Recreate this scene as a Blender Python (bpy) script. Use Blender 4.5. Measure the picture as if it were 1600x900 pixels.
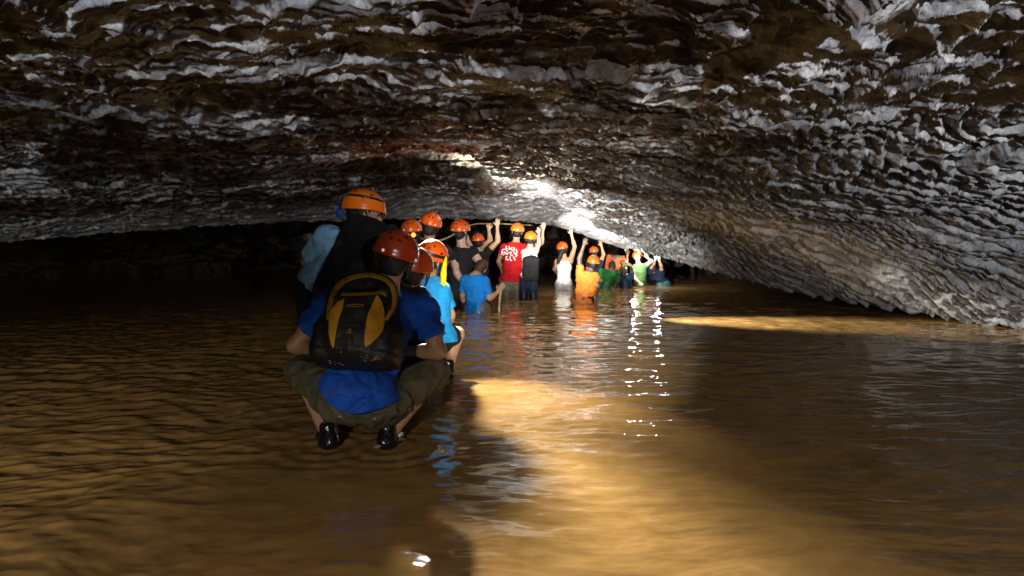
import bpy, math, random
import numpy as np
from mathutils import Vector, Matrix
from mathutils.bvhtree import BVHTree
random.seed(7)
PI = math.pi
for o in list(bpy.data.objects):
    bpy.data.objects.remove(o)
S = bpy.context.scene
COL = S.collection

# ------------------------------------------------------------------ camera, world, lights
CAMH = 1.108; F = 1067.0; PITCH = math.atan(82 / 1067.0)
cam = bpy.data.cameras.new('camera'); camo = bpy.data.objects.new('camera', cam); COL.objects.link(camo)
cam.lens = 24; cam.sensor_width = 36; cam.clip_start = 0.05; cam.clip_end = 200
camo.location = (0, 0, CAMH); camo.rotation_euler = (PI / 2 - PITCH, 0, 0)
S.camera = camo
S.render.resolution_x = 1024; S.render.resolution_y = 576
w = bpy.data.worlds.new('World'); S.world = w; w.use_nodes = True
w.node_tree.nodes['Background'].inputs[0].default_value = (0.5, 0.6, 0.8, 1)
w.node_tree.nodes['Background'].inputs[1].default_value = 0.0006
S.view_settings.view_transform = 'Standard'; S.view_settings.look = 'None'
S.view_settings.gamma = 1; S.view_settings.exposure = 0.0

def at(px, py, Y):
    """world point on the pixel ray (1600x900 photograph) at world depth Y"""
    a = (px - 800) / F; b = (450 - py) / F
    c, s = math.cos(PITCH), math.sin(PITCH)
    dy = c + b * s; dz = -s + b * c
    k = Y / dy
    return np.array([a * k, Y, CAMH + dz * k])

def lamp(kind, name, loc, power, color, radius=0.03, target=None, size=60, blend=0.5):
    l = bpy.data.lights.new(name, kind); l.energy = power; l.color = color
    l.shadow_soft_size = radius
    o = bpy.data.objects.new(name, l); COL.objects.link(o); o.location = loc
    if kind == 'SPOT':
        l.spot_size = math.radians(size); l.spot_blend = blend
        d = Vector(target) - Vector(loc); o.rotation_euler = d.to_track_quat('-Z', 'Y').to_euler()
    return o
COOL = (0.86, 0.93, 1.0); WHITE = (1.0, 0.96, 0.88); WARM = (1.0, 0.84, 0.58)
# unseen spots added behind the camera, set high to graze the roof
def aim(p, az, el): return (p[0] + 8 * math.sin(math.radians(az)), p[1] + 8 * math.cos(math.radians(az)), p[2] + 8 * math.tan(math.radians(el)))
LP, RP = (-1.7, -2.3, 1.60), (1.9, -2.1, 1.60)
lamp('SPOT', 'unseen_light', LP, 5600, COOL, 0.012, aim(LP, -27, 26), 66, 0.85)
lamp('SPOT', 'unseen_light', (LP[0] + 0.3, LP[1], LP[2]), 3600, COOL, 0.012, aim(LP, 0, 24), 52, 0.7)
lamp('SPOT', 'unseen_light', (RP[0] - 0.3, RP[1], RP[2]), 1900, (0.95, 0.96, 1.0), 0.02, aim(RP, -12, 18), 60, 0.8)
lamp('SPOT', 'unseen_light', RP, 3800, (0.95, 0.96, 1.0), 0.02, aim(RP, 22, 18), 62, 0.8)
lamp('SPOT', 'unseen_light', (-1.9, -1.4, 0.80), 1450, (1.0, 0.95, 0.85), 0.03, (-3.1, 2.3, -0.55), 60, 1.0)  # added fill spot, brightens the water on the left
lamp('SPOT', 'unseen_line_light', (0.75, 9.3, 0.8), 3000, WHITE, 0.03, (3.7, 8.5, -0.1), 34, 1.0)  # added spot that makes the bright streak on the right-hand water
lamp('SPOT', 'unseen_light', (1.9, -1.5, 0.9), 420, (1.0, 0.93, 0.8), 0.03, (1.9, 2.4, -0.5), 62, 1.0)  # weak unseen fill added for the right foreground water
# torch beside the photographer aimed into the passage
lamp('SPOT', 'unseen_light', (0.60, -0.3, 1.30), 2600, WHITE, 0.03, (0.35, 12.0, 0.25), 27, 0.6)
lamp('SPOT', 'unseen_light', (-1.0, -1.2, 1.10), 330, (1.0, 0.93, 0.82), 0.05, (-0.75, 3.4, -0.40), 32, 1.0)  # unseen fill added to lift the squatting man
# torch held among the first group, pointing back over the water
lamp('SPOT', 'unseen_group_light', (-0.72, 5.75, 1.34), 2400, WHITE, 0.05, (0.10, 2.35, 0.0), 25, 1.0)
lamp('SPOT', 'unseen_group_light', (-0.71, 5.76, 1.34), 1300, WHITE, 0.05, (0.22, 2.4, 0.0), 34, 1.0)
lamp('SPOT', 'unseen_group_light', (-0.70, 5.77, 1.34), 900, WHITE, 0.05, (-0.10, 4.45, 0.0), 50, 1.0)
lamp('SPOT', 'unseen_group_light', (-0.30, 8.3, 1.12), 330, WARM, 0.03, (-0.02, 7.4, 1.75), 84, 0.9)  # added spot, brightens the near part of the rock rim
lamp('SPOT', 'unseen_line_light', (0.30, 9.4, 0.85), 600, WHITE, 0.03, (0.98, 10.9, 1.50), 80, 0.9)  # extra unseen spot added to close the gap in the bright rim
lamp('SPOT', 'unseen_group_light', (-0.45, 6.3, 1.05), 4200, WHITE, 0.03, (0.7, 9.8, 1.62), 44, 0.8)  # narrow spot added to whiten the diagonal ridge
lamp('SPOT', 'unseen_line_light', (1.02, 12.2, 0.6), 1300, WHITE, 0.03, (1.6, 13.2, 1.35), 66, 0.8)  # unseen spot under the far roof edge, aimed at its white rim
# lit torches among the far cavers
lamp('POINT', 'far_torch_light', tuple(at(992, 409, 14.6)), 26, WHITE, 0.03)
lamp('POINT', 'far_torch_light', tuple(at(1030, 401, 14.6)), 14, (0.8, 0.9, 1.0), 0.03)

# ------------------------------------------------------------------ numpy helpers
_r = np.random.RandomState(3)
PERM = np.tile(_r.permutation(256), 3)
GR2 = np.stack([np.cos(np.arange(256) * 2.399), np.sin(np.arange(256) * 2.399)], 1).astype(np.float32)
VAL = _r.rand(256).astype(np.float32) * 2 - 1
def pn(x, y, sd=0):
    """2-D gradient noise, about -1..1"""
    x = np.asarray(x, np.float32) + sd * 17.31; y = np.asarray(y, np.float32) + sd * 9.17
    xi = np.floor(x).astype(np.int32); yi = np.floor(y).astype(np.int32)
    xf = x - xi; yf = y - yi
    u = xf * xf * xf * (xf * (xf * 6 - 15) + 10); v = yf * yf * yf * (yf * (yf * 6 - 15) + 10)
    def g(a, b, fx, fy):
        h = PERM[PERM[a & 255] + (b & 255)]
        return GR2[h, 0] * fx + GR2[h, 1] * fy
    n00 = g(xi, yi, xf, yf); n10 = g(xi + 1, yi, xf - 1, yf)
    n01 = g(xi, yi + 1, xf, yf - 1); n11 = g(xi + 1, yi + 1, xf - 1, yf - 1)
    a = n00 + u * (n10 - n00); b = n01 + u * (n11 - n01)
    return (a + v * (b - a)) * 1.5
def fbm(x, y, o=4, sd=0, gain=0.5):
    r = 0; a = 1.0
    for i in range(o):
        r = r + a * pn(x * 2 ** i, y * 2 ** i, sd + i * 3); a *= gain
    return r
def vn3(p, sd=0):
    """3-D value noise"""
    p = p + sd * 7.7
    i = np.floor(p).astype(np.int32); f = p - i; f = f * f * (3 - 2 * f)
    def h(a, b, c): return VAL[PERM[PERM[PERM[(i[:, 0] + a) & 255] + ((i[:, 1] + b) & 255)] + ((i[:, 2] + c) & 255)]]
    x, y, z = f[:, 0], f[:, 1], f[:, 2]
    c00 = h(0,0,0) * (1-x) + h(1,0,0) * x; c10 = h(0,1,0) * (1-x) + h(1,1,0) * x
    c01 = h(0,0,1) * (1-x) + h(1,0,1) * x; c11 = h(0,1,1) * (1-x) + h(1,1,1) * x
    return (c00 * (1-y) + c10 * y) * (1-z) + (c01 * (1-y) + c11 * y) * z
def vor(x, y, sd=0):
    """2-D cells: F1, F2, random value of the cell, offset to its centre"""
    xi = np.floor(x).astype(np.int32); yi = np.floor(y).astype(np.int32)
    f1 = np.full(x.shape, 9.0, np.float32); f2 = f1.copy(); cid = np.zeros(x.shape, np.float32)
    ox = np.zeros_like(f1); oy = np.zeros_like(f1)
    for a in (-1, 0, 1):
        for b in (-1, 0, 1):
            h = PERM[PERM[(xi + a + sd * 11) & 255] + ((yi + b) & 255)]
            dx = xi + a + 0.5 + 0.42 * VAL[h] - x; dy = yi + b + 0.5 + 0.42 * VAL[(h + 91) & 255] - y
            d = np.sqrt(dx * dx + dy * dy)
            near = d < f1
            f2 = np.where(near, f1, np.minimum(f2, d)); cid = np.where(near, VAL[(h + 33) & 255], cid)
            ox = np.where(near, -dx, ox); oy = np.where(near, -dy, oy)
            f1 = np.where(near, d, f1)
    return f1, f2, cid, ox, oy
def sstep(a, b, x):
    t = np.clip((x - a) / (b - a), 0, 1); return t * t * (3 - 2 * t)

def mesh_np(name, V, Q, mats, parent=None, midx=None, smooth=True, attr=None):
    """Q: (n,4) quads (last index -1 for a triangle list of rows is not used)"""
    me = bpy.data.meshes.new(name)
    V = np.asarray(V, np.float32); Q = np.asarray(Q, np.int32)
    me.vertices.add(len(V)); me.vertices.foreach_set('co', V.ravel())
    k = Q.shape[1]
    me.loops.add(Q.size); me.loops.foreach_set('vertex_index', Q.ravel())
    me.polygons.add(len(Q)); me.polygons.foreach_set('loop_start', np.arange(len(Q), dtype=np.int32) * k)
    if midx is not None: me.polygons.foreach_set('material_index', np.asarray(midx, np.int32))
    me.update(calc_edges=True); me.validate()
    me.polygons.foreach_set('use_smooth', np.full(len(me.polygons), smooth))
    if attr is not None:
        for an, av in attr.items():
            at_ = me.attributes.new(an, 'FLOAT', 'POINT'); at_.data.foreach_set('value', np.asarray(av, np.float32))
    for m in (mats if isinstance(mats, (list, tuple)) else [mats]): me.materials.append(m)
    o = bpy.data.objects.new(name, me); COL.objects.link(o)
    if parent is not None: o.parent = parent
    return o
def grid_quads(nr, nc):
    i = np.arange(nr - 1)[:, None] * nc + np.arange(nc - 1)[None, :]
    return np.stack([i, i + 1, i + nc + 1, i + nc], -1).reshape(-1, 4)
def tag(o, label=None, cat=None, group=None, kind=None):
    if label: o['label'] = label
    if cat: o['category'] = cat
    if group: o['group'] = group
    if kind: o['kind'] = kind
    return o

# ------------------------------------------------------------------ materials
def mat(name, color, rough=0.6, spec=0.5, var=0.0, vscale=8, bump=0.0, bscale=60, emit=0, metal=0, sss=0, coat=0, scuff=None, wet=False, dirt=None):
    m = bpy.data.materials.new(name); m.use_nodes = True; nt = m.node_tree; N = nt.nodes; L = nt.links
    b = N['Principled BSDF']
    b.inputs['Base Color'].default_value = (*color, 1); b.inputs['Roughness'].default_value = rough
    b.inputs['Specular IOR Level'].default_value = spec; b.inputs['Metallic'].default_value = metal
    if coat: b.inputs['Coat Weight'].default_value = coat; b.inputs['Coat Roughness'].default_value = 0.06
    if sss:
        b.inputs['Subsurface Weight'].default_value = sss; b.inputs['Subsurface Scale'].default_value = 0.01
        b.inputs['Subsurface Radius'].default_value = (1, 0.35, 0.2)
    if emit:
        b.inputs['Emission Color'].default_value = (*color, 1); b.inputs['Emission Strength'].default_value = emit
    tc = N.new('ShaderNodeTexCoord')
    if var:
        n = N.new('ShaderNodeTexNoise'); n.inputs['Scale'].default_value = vscale; n.inputs['Detail'].default_value = 6
        L.new(tc.outputs['Object'], n.inputs['Vector'])
        r = N.new('ShaderNodeValToRGB'); r.color_ramp.elements[0].position = 0.3; r.color_ramp.elements[1].position = 0.7
        d = dirt or tuple(c * (1 - var) for c in color)
        r.color_ramp.elements[0].color = (*d, 1); r.color_ramp.elements[1].color = (*[min(1, c * (1 + var * 0.4)) for c in color], 1)
        L.new(n.outputs['Fac'], r.inputs[0]); L.new(r.outputs[0], b.inputs['Base Color'])
        if scuff:
            ns = N.new('ShaderNodeTexNoise'); ns.inputs['Scale'].default_value = scuff[0]; ns.inputs['Detail'].default_value = 8; ns.inputs['Roughness'].default_value = 0.7
            L.new(tc.outputs['Object'], ns.inputs['Vector'])
            rs = N.new('ShaderNodeValToRGB'); rs.color_ramp.elements[0].position = scuff[1]; rs.color_ramp.elements[1].position = scuff[1] + 0.12
            rs.color_ramp.elements[0].color = (0, 0, 0, 1); rs.color_ramp.elements[1].color = (scuff[2],) * 3 + (1,); L.new(ns.outputs['Fac'], rs.inputs[0])
            mm = N.new('ShaderNodeMix'); mm.data_type = 'RGBA'; L.new(rs.outputs[0], mm.inputs['Factor']); L.new(r.outputs[0], mm.inputs[6]); mm.inputs[7].default_value = (0.16, 0.095, 0.045, 1)
            L.new(mm.outputs[2], b.inputs['Base Color'])
            if rough < 0.4:
                ma = N.new('ShaderNodeMath'); ma.operation = 'MULTIPLY_ADD'; ma.inputs[1].default_value = 0.5; ma.inputs[2].default_value = rough; L.new(rs.outputs[0], ma.inputs[0]); L.new(ma.outputs[0], b.inputs['Roughness'])
        if wet:
            sx = N.new('ShaderNodeSeparateXYZ'); L.new(tc.outputs['Object'], sx.inputs[0])
            nw = N.new('ShaderNodeTexNoise'); nw.inputs['Scale'].default_value = 9; L.new(tc.outputs['Object'], nw.inputs['Vector'])
            a1 = N.new('ShaderNodeMath'); a1.operation = 'MULTIPLY_ADD'; a1.inputs[1].default_value = 0.22; L.new(nw.outputs['Fac'], a1.inputs[0]); L.new(sx.outputs['Z'], a1.inputs[2])
            mr = N.new('ShaderNodeMapRange'); mr.inputs['From Min'].default_value = 0.20; mr.inputs['From Max'].default_value = 0.30; L.new(a1.outputs[0], mr.inputs['Value'])
            mw_ = N.new('ShaderNodeMix'); mw_.data_type = 'RGBA'; mw_.blend_type = 'MULTIPLY'; mw_.inputs['Factor'].default_value = 1
            gr = N.new('ShaderNodeMix'); gr.data_type = 'RGBA'; gr.inputs[6].default_value = (0.5, 0.46, 0.42, 1); gr.inputs[7].default_value = (1, 1, 1, 1); L.new(mr.outputs[0], gr.inputs['Factor'])
            src = b.inputs['Base Color'].links[0].from_socket; L.new(src, mw_.inputs[6]); L.new(gr.outputs[2], mw_.inputs[7]); L.new(mw_.outputs[2], b.inputs['Base Color'])
            m2 = N.new('ShaderNodeMapRange'); m2.inputs['From Min'].default_value = 0.20; m2.inputs['From Max'].default_value = 0.30; m2.inputs['To Min'].default_value = 0.35; m2.inputs['To Max'].default_value = rough
            L.new(a1.outputs[0], m2.inputs['Value']); L.new(m2.outputs[0], b.inputs['Roughness'])
        if emit: L.new(r.outputs[0], b.inputs['Emission Color'])
    if bump:
        n2 = N.new('ShaderNodeTexNoise'); n2.inputs['Scale'].default_value = bscale; n2.inputs['Detail'].default_value = 4
        L.new(tc.outputs['Object'], n2.inputs['Vector'])
        bp = N.new('ShaderNodeBump'); bp.inputs['Strength'].default_value = bump; bp.inputs['Distance'].default_value = 0.01
        L.new(n2.outputs['Fac'], bp.inputs['Height']); L.new(bp.outputs[0], b.inputs['Normal'])
    return m
def cloth(name, c, rough=0.85, **k): return mat(name, c, rough, 0.25, var=0.3, vscale=14, bump=0.35, bscale=45, scuff=(5.5, 0.58, 0.45), wet=True, **k)
M = {}
M['skin_pale'] = mat('skin_pale', (0.52, 0.33, 0.25), 0.45, 0.4, var=0.15, vscale=12, bump=0.1, bscale=90, sss=0.08)
M['skin'] = mat('skin', (0.44, 0.25, 0.15), 0.45, 0.4, var=0.18, vscale=12, bump=0.1, bscale=90, sss=0.08)
M['skin_tan'] = mat('skin_tan', (0.27, 0.13, 0.065), 0.45, 0.4, var=0.2, vscale=12, bump=0.1, bscale=90)
M['skin_dark'] = mat('skin_dark', (0.12, 0.075, 0.055), 0.4, 0.4, var=0.2, vscale=12, bump=0.1, bscale=90)
M['eye'] = mat('eye', (0.02, 0.012, 0.01), 0.1)
M['lip'] = mat('lip', (0.33, 0.11, 0.09), 0.4)
M['hair'] = mat('hair', (0.012, 0.010, 0.009), 0.5, 0.4, bump=0.8, bscale=120)
M['brown_hair'] = mat('brown_hair', (0.06, 0.028, 0.014), 0.5, 0.4, bump=0.8, bscale=120)
M['orange'] = mat('helmet_orange', (0.72, 0.10, 0.006), 0.28, 0.5, var=0.25, vscale=5, bump=0.05, bscale=20, coat=0.25, scuff=(16, 0.58, 0.7))
M['orange_shaded'] = mat('helmet_orange_shaded', (0.36, 0.035, 0.004), 0.28, 0.5, var=0.25, vscale=5, bump=0.05, bscale=20, coat=0.25, scuff=(16, 0.58, 0.7))  # orange helmet taken darker, its shade is put into the colour
M['orange_bright'] = mat('helmet_bright', (0.82, 0.16, 0.008), 0.28, 0.5, var=0.2, vscale=5, bump=0.05, bscale=20, coat=0.25, scuff=(16, 0.58, 0.7))
M['black_plastic'] = mat('black_plastic', (0.012, 0.012, 0.014), 0.35, 0.5, bump=0.1)
M['rubber'] = mat('wet_rubber', (0.008, 0.008, 0.010), 0.13, 0.6, bump=0.35, bscale=40)
M['reflector_glow'] = mat('reflector_glow', (0.85, 0.88, 0.92), 0.15, 0.8, emit=0.25)  # helmet clips glow faintly, their glint is put in as emission
M['lens_lit'] = mat('lens_lit', (1.0, 0.97, 0.9), 0.2, 0.5, emit=60)
M['lens_lit_cool'] = mat('lens_lit_cool', (0.8, 0.9, 1.0), 0.2, 0.5, emit=60)
M['lens_red'] = mat('lens_red', (1.0, 0.18, 0.02), 0.2, 0.5, emit=5)
M['lens'] = mat('lens', (0.5, 0.6, 0.7), 0.08, 0.8)
M['cotton_blue'] = cloth('cotton_blue', (0.010, 0.085, 0.50))
M['light_blue'] = cloth('light_blue', (0.02, 0.36, 0.80))
M['pale_blue'] = cloth('pale_blue', (0.22, 0.45, 0.68))
M['bright_blue'] = cloth('bright_blue', (0.008, 0.22, 0.72))
M['olive'] = cloth('olive', (0.105, 0.095, 0.058))
M['khaki'] = cloth('khaki', (0.17, 0.16, 0.12))
M['black_cloth'] = cloth('black_cloth', (0.012, 0.012, 0.014))
M['navy'] = cloth('navy', (0.010, 0.018, 0.042))
M['dark_blue'] = cloth('dark_blue', (0.008, 0.04, 0.10))
M['red'] = cloth('red', (0.52, 0.008, 0.014))
M['white_cloth'] = cloth('white_cloth', (0.78, 0.77, 0.73))
M['denim_pale'] = cloth('denim_pale', (0.42, 0.46, 0.55))
M['orange_cloth'] = cloth('orange_cloth', (0.78, 0.23, 0.035))
M['rust_cloth'] = cloth('rust_cloth', (0.42, 0.09, 0.02))
M['green_cloth'] = cloth('green_cloth', (0.012, 0.12, 0.025))
M['sage_cloth'] = cloth('sage_cloth', (0.08, 0.17, 0.05))
M['teal_cloth'] = cloth('teal_cloth', (0.04, 0.20, 0.22))
M['yellow'] = cloth('yellow', (0.80, 0.66, 0.01))
M['pack_black'] = mat('pack_black', (0.012, 0.012, 0.013), 0.55, 0.4, var=0.5, vscale=9, bump=0.5, bscale=35)
M['pack_yellow'] = mat('pack_yellow', (0.68, 0.36, 0.02), 0.6, 0.4, var=0.35, vscale=12, bump=0.3, bscale=50, scuff=(10, 0.58, 0.6))
M['strap_yellow'] = mat('strap_yellow', (0.45, 0.24, 0.02), 0.65, 0.4, var=0.4, vscale=16, bump=0.3, bscale=60)
M['mud_shade'] = mat('mud_shade', (0.42, 0.33, 0.22), 0.7, 0.3, var=0.4, vscale=40)
M['rope'] = mat('rope', (0.45, 0.35, 0.15), 0.8, 0.2, var=0.3, vscale=60, bump=0.6, bscale=150)
M['wood'] = mat('wood', (0.45, 0.33, 0.20), 0.7, 0.3, var=0.4, vscale=30, bump=0.6, bscale=60)
M['glove'] = mat('glove', (0.72, 0.60, 0.30), 0.7, 0.3, var=0.2, vscale=20)
M['glove_white'] = mat('glove_white', (0.80, 0.80, 0.78), 0.7, 0.3, var=0.1, vscale=20)
M['wrist_blue'] = mat('wrist_blue', (0.03, 0.40, 0.70), 0.3, 0.5)
M['wrist_pale'] = mat('wrist_pale', (0.35, 0.65, 0.75), 0.3, 0.5)

def rock_mat():
    m = bpy.data.materials.new('cave_rock'); m.use_nodes = True; nt = m.node_tree; N = nt.nodes; L = nt.links
    b = N['Principled BSDF']; b.inputs['Roughness'].default_value = 0.5; b.inputs['Specular IOR Level'].default_value = 0.35
    tc = N.new('ShaderNodeTexCoord')
    def noise(sc, det=8, rough=0.6, dist=0.0):
        n = N.new('ShaderNodeTexNoise'); n.inputs['Scale'].default_value = sc; n.inputs['Detail'].default_value = det
        n.inputs['Roughness'].default_value = rough; n.inputs['Distortion'].default_value = dist
        L.new(tc.outputs['Object'], n.inputs['Vector']); return n
    def ramp(src, stops):
        r = N.new('ShaderNodeValToRGB'); e = r.color_ramp.elements
        while len(e) < len(stops): e.new(0.5)
        for i, (p, c) in enumerate(stops): e[i].position = p; e[i].color = (*c, 1)
        L.new(src, r.inputs[0]); return r
    grey = ramp(noise(5, 10, 0.68, 0.6).outputs['Fac'], [(0.30, (0.10, 0.108, 0.12)), (0.47, (0.27, 0.28, 0.295)), (0.60, (0.42, 0.42, 0.42)), (0.74, (0.56, 0.54, 0.49))])
    brown = ramp(noise(9, 8, 0.7).outputs['Fac'], [(0.32, (0.005, 0.003, 0.0015)), (0.53, (0.016, 0.008, 0.0035)), (0.63, (0.062, 0.029, 0.010)), (0.76, (0.15, 0.075, 0.028))])  # muddy brown ramp, taken darker so the beds read as shaded
    at_ = N.new('ShaderNodeAttribute'); at_.attribute_name = 'mud_shade'
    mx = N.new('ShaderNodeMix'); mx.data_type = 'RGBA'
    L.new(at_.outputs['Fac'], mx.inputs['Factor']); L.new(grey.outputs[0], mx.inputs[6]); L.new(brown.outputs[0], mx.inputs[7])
    fine = ramp(noise(38, 10, 0.8).outputs['Fac'], [(0.36, (0.28, 0.28, 0.29)), (0.47, (0.85, 0.85, 0.85)), (0.60, (1.1, 1.1, 1.1))])
    mu = N.new('ShaderNodeMix'); mu.data_type = 'RGBA'; mu.blend_type = 'MULTIPLY'; mu.inputs['Factor'].default_value = 0.9
    L.new(mx.outputs[2], mu.inputs[6]); L.new(fine.outputs[0], mu.inputs[7]); L.new(mu.outputs[2], b.inputs['Base Color'])
    bp = N.new('ShaderNodeBump'); bp.inputs['Strength'].default_value = 0.9; bp.inputs['Distance'].default_value = 0.02
    L.new(noise(28, 8, 0.7).outputs['Fac'], bp.inputs['Height']); L.new(bp.outputs[0], b.inputs['Normal'])
    return m
M['rock'] = rock_mat()
def water_mat():
    m = bpy.data.materials.new('muddy_water'); m.use_nodes = True; nt = m.node_tree; N = nt.nodes; L = nt.links
    b = N['Principled BSDF']; b.inputs['Roughness'].default_value = 0.035; b.inputs['IOR'].default_value = 1.33
    tc = N.new('ShaderNodeTexCoord'); n = N.new('ShaderNodeTexNoise'); n.inputs['Scale'].default_value = 0.9; n.inputs['Detail'].default_value = 5
    L.new(tc.outputs['Object'], n.inputs['Vector'])
    r = N.new('ShaderNodeValToRGB'); r.color_ramp.elements[0].position = 0.36; r.color_ramp.elements[1].position = 0.62
    r.color_ramp.elements[0].color = (0.25, 0.135, 0.040, 1); r.color_ramp.elements[1].color = (0.36, 0.21, 0.068, 1)
    n3 = N.new('ShaderNodeTexNoise'); n3.inputs['Scale'].default_value = 5; n3.inputs['Detail'].default_value = 8; n3.inputs['Distortion'].default_value = 1.5
    L.new(tc.outputs['Object'], n3.inputs['Vector'])
    ad = N.new('ShaderNodeMath'); ad.operation = 'MULTIPLY_ADD'; ad.inputs[1].default_value = 0.45; L.new(n3.outputs['Fac'], ad.inputs[0])
    ad2 = N.new('ShaderNodeMath'); ad2.operation = 'MULTIPLY'; ad2.inputs[1].default_value = 0.55; L.new(n.outputs['Fac'], ad2.inputs[0]); L.new(ad2.outputs[0], ad.inputs[2])
    L.new(ad.outputs[0], r.inputs[0]); L.new(r.outputs[0], b.inputs['Base Color'])
    bp = N.new('ShaderNodeBump'); bp.inputs['Strength'].default_value = 0.12; bp.inputs['Distance'].default_value = 0.01
    mp = N.new('ShaderNodeMapping'); mp.inputs['Scale'].default_value = (14, 30, 14); L.new(tc.outputs['Object'], mp.inputs['Vector'])
    n4 = N.new('ShaderNodeTexNoise'); n4.inputs['Scale'].default_value = 1; n4.inputs['Detail'].default_value = 3; L.new(mp.outputs[0], n4.inputs['Vector'])
    L.new(n4.outputs['Fac'], bp.inputs['Height']); L.new(bp.outputs[0], b.inputs['Normal'])
    return m
M['water'] = water_mat()

# ------------------------------------------------------------------ cave roof
LX = np.array([-14, -9, -6, -3.3, -1.6, -0.6, 0.1, 0.6, 1.2, 1.9, 2.6, 3.4, 3.9, 4.3, 4.8, 5.4, 6.1, 7.5, 12])
LY = np.array([7.0, 7.3, 8.2, 10.2, 11.8, 12.6, 12.9, 13.4, 14.1, 14.6, 14.5, 13.6, 12.4, 11.2, 10.0, 8.9, 8.0, 6.6, 5.0])
LZ = np.array([0.8, 0.90, 1.02, 1.30, 1.33, 1.33, 1.32, 1.28, 1.17, 0.95, 0.74, 0.52, 0.36, 0.21, 0.09, 0.0, -0.1, -0.3, -0.6])
def lip(X):
    xs = np.linspace(-14, 12, 400)
    k = np.exp(-0.5 * (np.arange(-12, 13) / 4.0) ** 2); k /= k.sum()
    ys = np.convolve(np.pad(np.interp(xs, LX, LY), 12, 'edge'), k, 'valid'); zs = np.convolve(np.pad(np.interp(xs, LX, LZ), 12, 'edge'), k, 'valid')
    return np.interp(X, xs, ys), np.interp(X, xs, zs)
def roof_base(X, t, yl, zl):
    Y = t * yl
    z0 = 1.80 + 0.05 * pn(X * 0.5, Y * 0.5, 5)
    tt = np.clip(t, 0, 1)
    z = z0 + (zl - z0) * tt ** 1.55 + 1.3 * sstep(1.15, -1.2, Y)  # roof raised out of view behind the camera to give the lamps headroom
    return z
def roof():
    nc = 1500
    t1 = np.linspace(-0.35, 0.10, 40); t2 = 0.10 * np.exp(np.linspace(0, math.log(10.0), 1150)); t3 = 1 + np.linspace(0.0, 0.06, 14)[1:]
    t = np.concatenate([t1[:-1], t2, t3]); nr = len(t)
    u = np.linspace(-1, 1, nc)
    Wt = 1.4 + 6.4 * np.clip(t, 0, 1)
    X = (u[None, :] * Wt[:, None]).astype(np.float32); T = np.repeat(t[:, None], nc, 1).astype(np.float32)
    yl, zl = lip(X); yl = yl.astype(np.float32); zl = zl.astype(np.float32)
    yl = yl + 0.12 * pn(X * 2.2, X * 0 + 3, 2) + 0.05 * pn(X * 7, X * 0 + 1, 4)
    Y = T * yl
    z = roof_base(X, T, yl, zl)
    # broad undulation
    fade = sstep(1.0, 0.8, T)
    z += 0.075 * fbm(X * 0.55, Y * 0.42, 3, 11) * (0.3 + 0.7 * fade)
    # raised channel left of the diagonal edge
    xe = np.interp(Y, [4.5, 6.3, 8.2, 9.8, 12, 14.5], [-0.9, -0.32, 0.25, 0.70, 1.45, 2.2])
    xe = xe + 0.10 * pn(Y * 1.3, Y * 0 + 2, 8)
    ch = sstep(0.05, -0.13, X - xe) * sstep(-3.2, -1.2, X) * sstep(5.6, 6.6, Y + 0.25 * pn(X * 1.5, Y * 0, 3))
    z += 0.27 * ch * sstep(1.03, 0.9, T)
    # warp fields
    wx = X + 0.13 * fbm(X * 1.6, Y * 1.6, 3, 21); wy = Y + 0.16 * fbm(X * 1.4, Y * 1.4, 3, 31)
    ye = 0.45 * Y + 0.55 * T * 12.6 + 0.16 * fbm(X * 1.4, Y * 1.4, 3, 31)
    right = sstep(0.2, 2.2, X - 0.10 * Y + 0.5 * pn(X * .6, Y * .6, 40))
    # bedding ledges: slow rise away from the camera, sharp drop
    far = sstep(2.5, 5.0, Y)
    rf = np.maximum(right * far, 1.1 * np.exp(-((X - xe + 0.15) / 0.38) ** 2) * sstep(5.8, 6.8, Y))
    di = right * far * np.maximum(X - 0.10 * Y, 0)
    def saw(ph, edge):
        f = ph - np.floor(ph)
        return np.where(f < 1 - edge, f / (1 - edge), (1 - f) / edge)
    am = 0.5 + 0.5 * np.clip(fbm(X * 0.8, Y * 0.8, 3, 50) * 1.4 + 0.35, -1, 1)
    p0 = ye / 0.9 + 0.55 * fbm(X * 0.45, Y * 0.55, 3, 60)
    z += 0.045 * saw(p0, 0.05) * (0.35 + 0.65 * am) * fade
    sy = np.sqrt(np.maximum(ye, 0.05)); p1 = 25 * sy - 3.6 * di + (0.35 * pn(X * 6, Y * 5, 71) + 0.16 * pn(X * 17, Y * 13, 72)) * (1 - 0.6 * rf) + 1.5 * fbm(X * 0.7, Y * 0.8, 4, 70)
    b1 = np.clip(0.5 + 1.0 * pn(X * 1.5, Y * 1.5, 77) + 0.7 * pn(X * 4.5, Y * 4.5, 78), 0.05, 1)
    z += 0.040 * saw(p1, 0.13) * (b1 + 0.45 * right * far * (1.3 - b1)) * (1 + 1.25 * right * far) * (1 - 0.75 * np.exp(-((X - xe + 0.15) / 0.38) ** 2) * sstep(5.8, 6.8, Y))
    p2 = 58 * sy - 8.0 * di + 0.6 * pn(X * 9, Y * 8, 81) + 0.2 * pn(X * 26, Y * 24, 82) + 1.8 * fbm(X * 1.5, Y * 1.5, 4, 80)
    b2 = np.clip(0.5 + 1.3 * pn(X * 3.0, Y * 3.0, 88), 0.05, 1)
    z += 0.017 * saw(p2, 0.17) * b2 * (1 - 0.5 * rf)
    # flow scallops
    sc = 0.15
    f1, f2, cid, ox, oy = vor((wx * 0.80 + ye * 0.12) / sc, (ye * 1.0 - wx * 0.15 - 0.8 * di) / (sc * 1.25), 1)
    crest = np.clip((f2 - f1) / 0.5, 0, 1)
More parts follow.
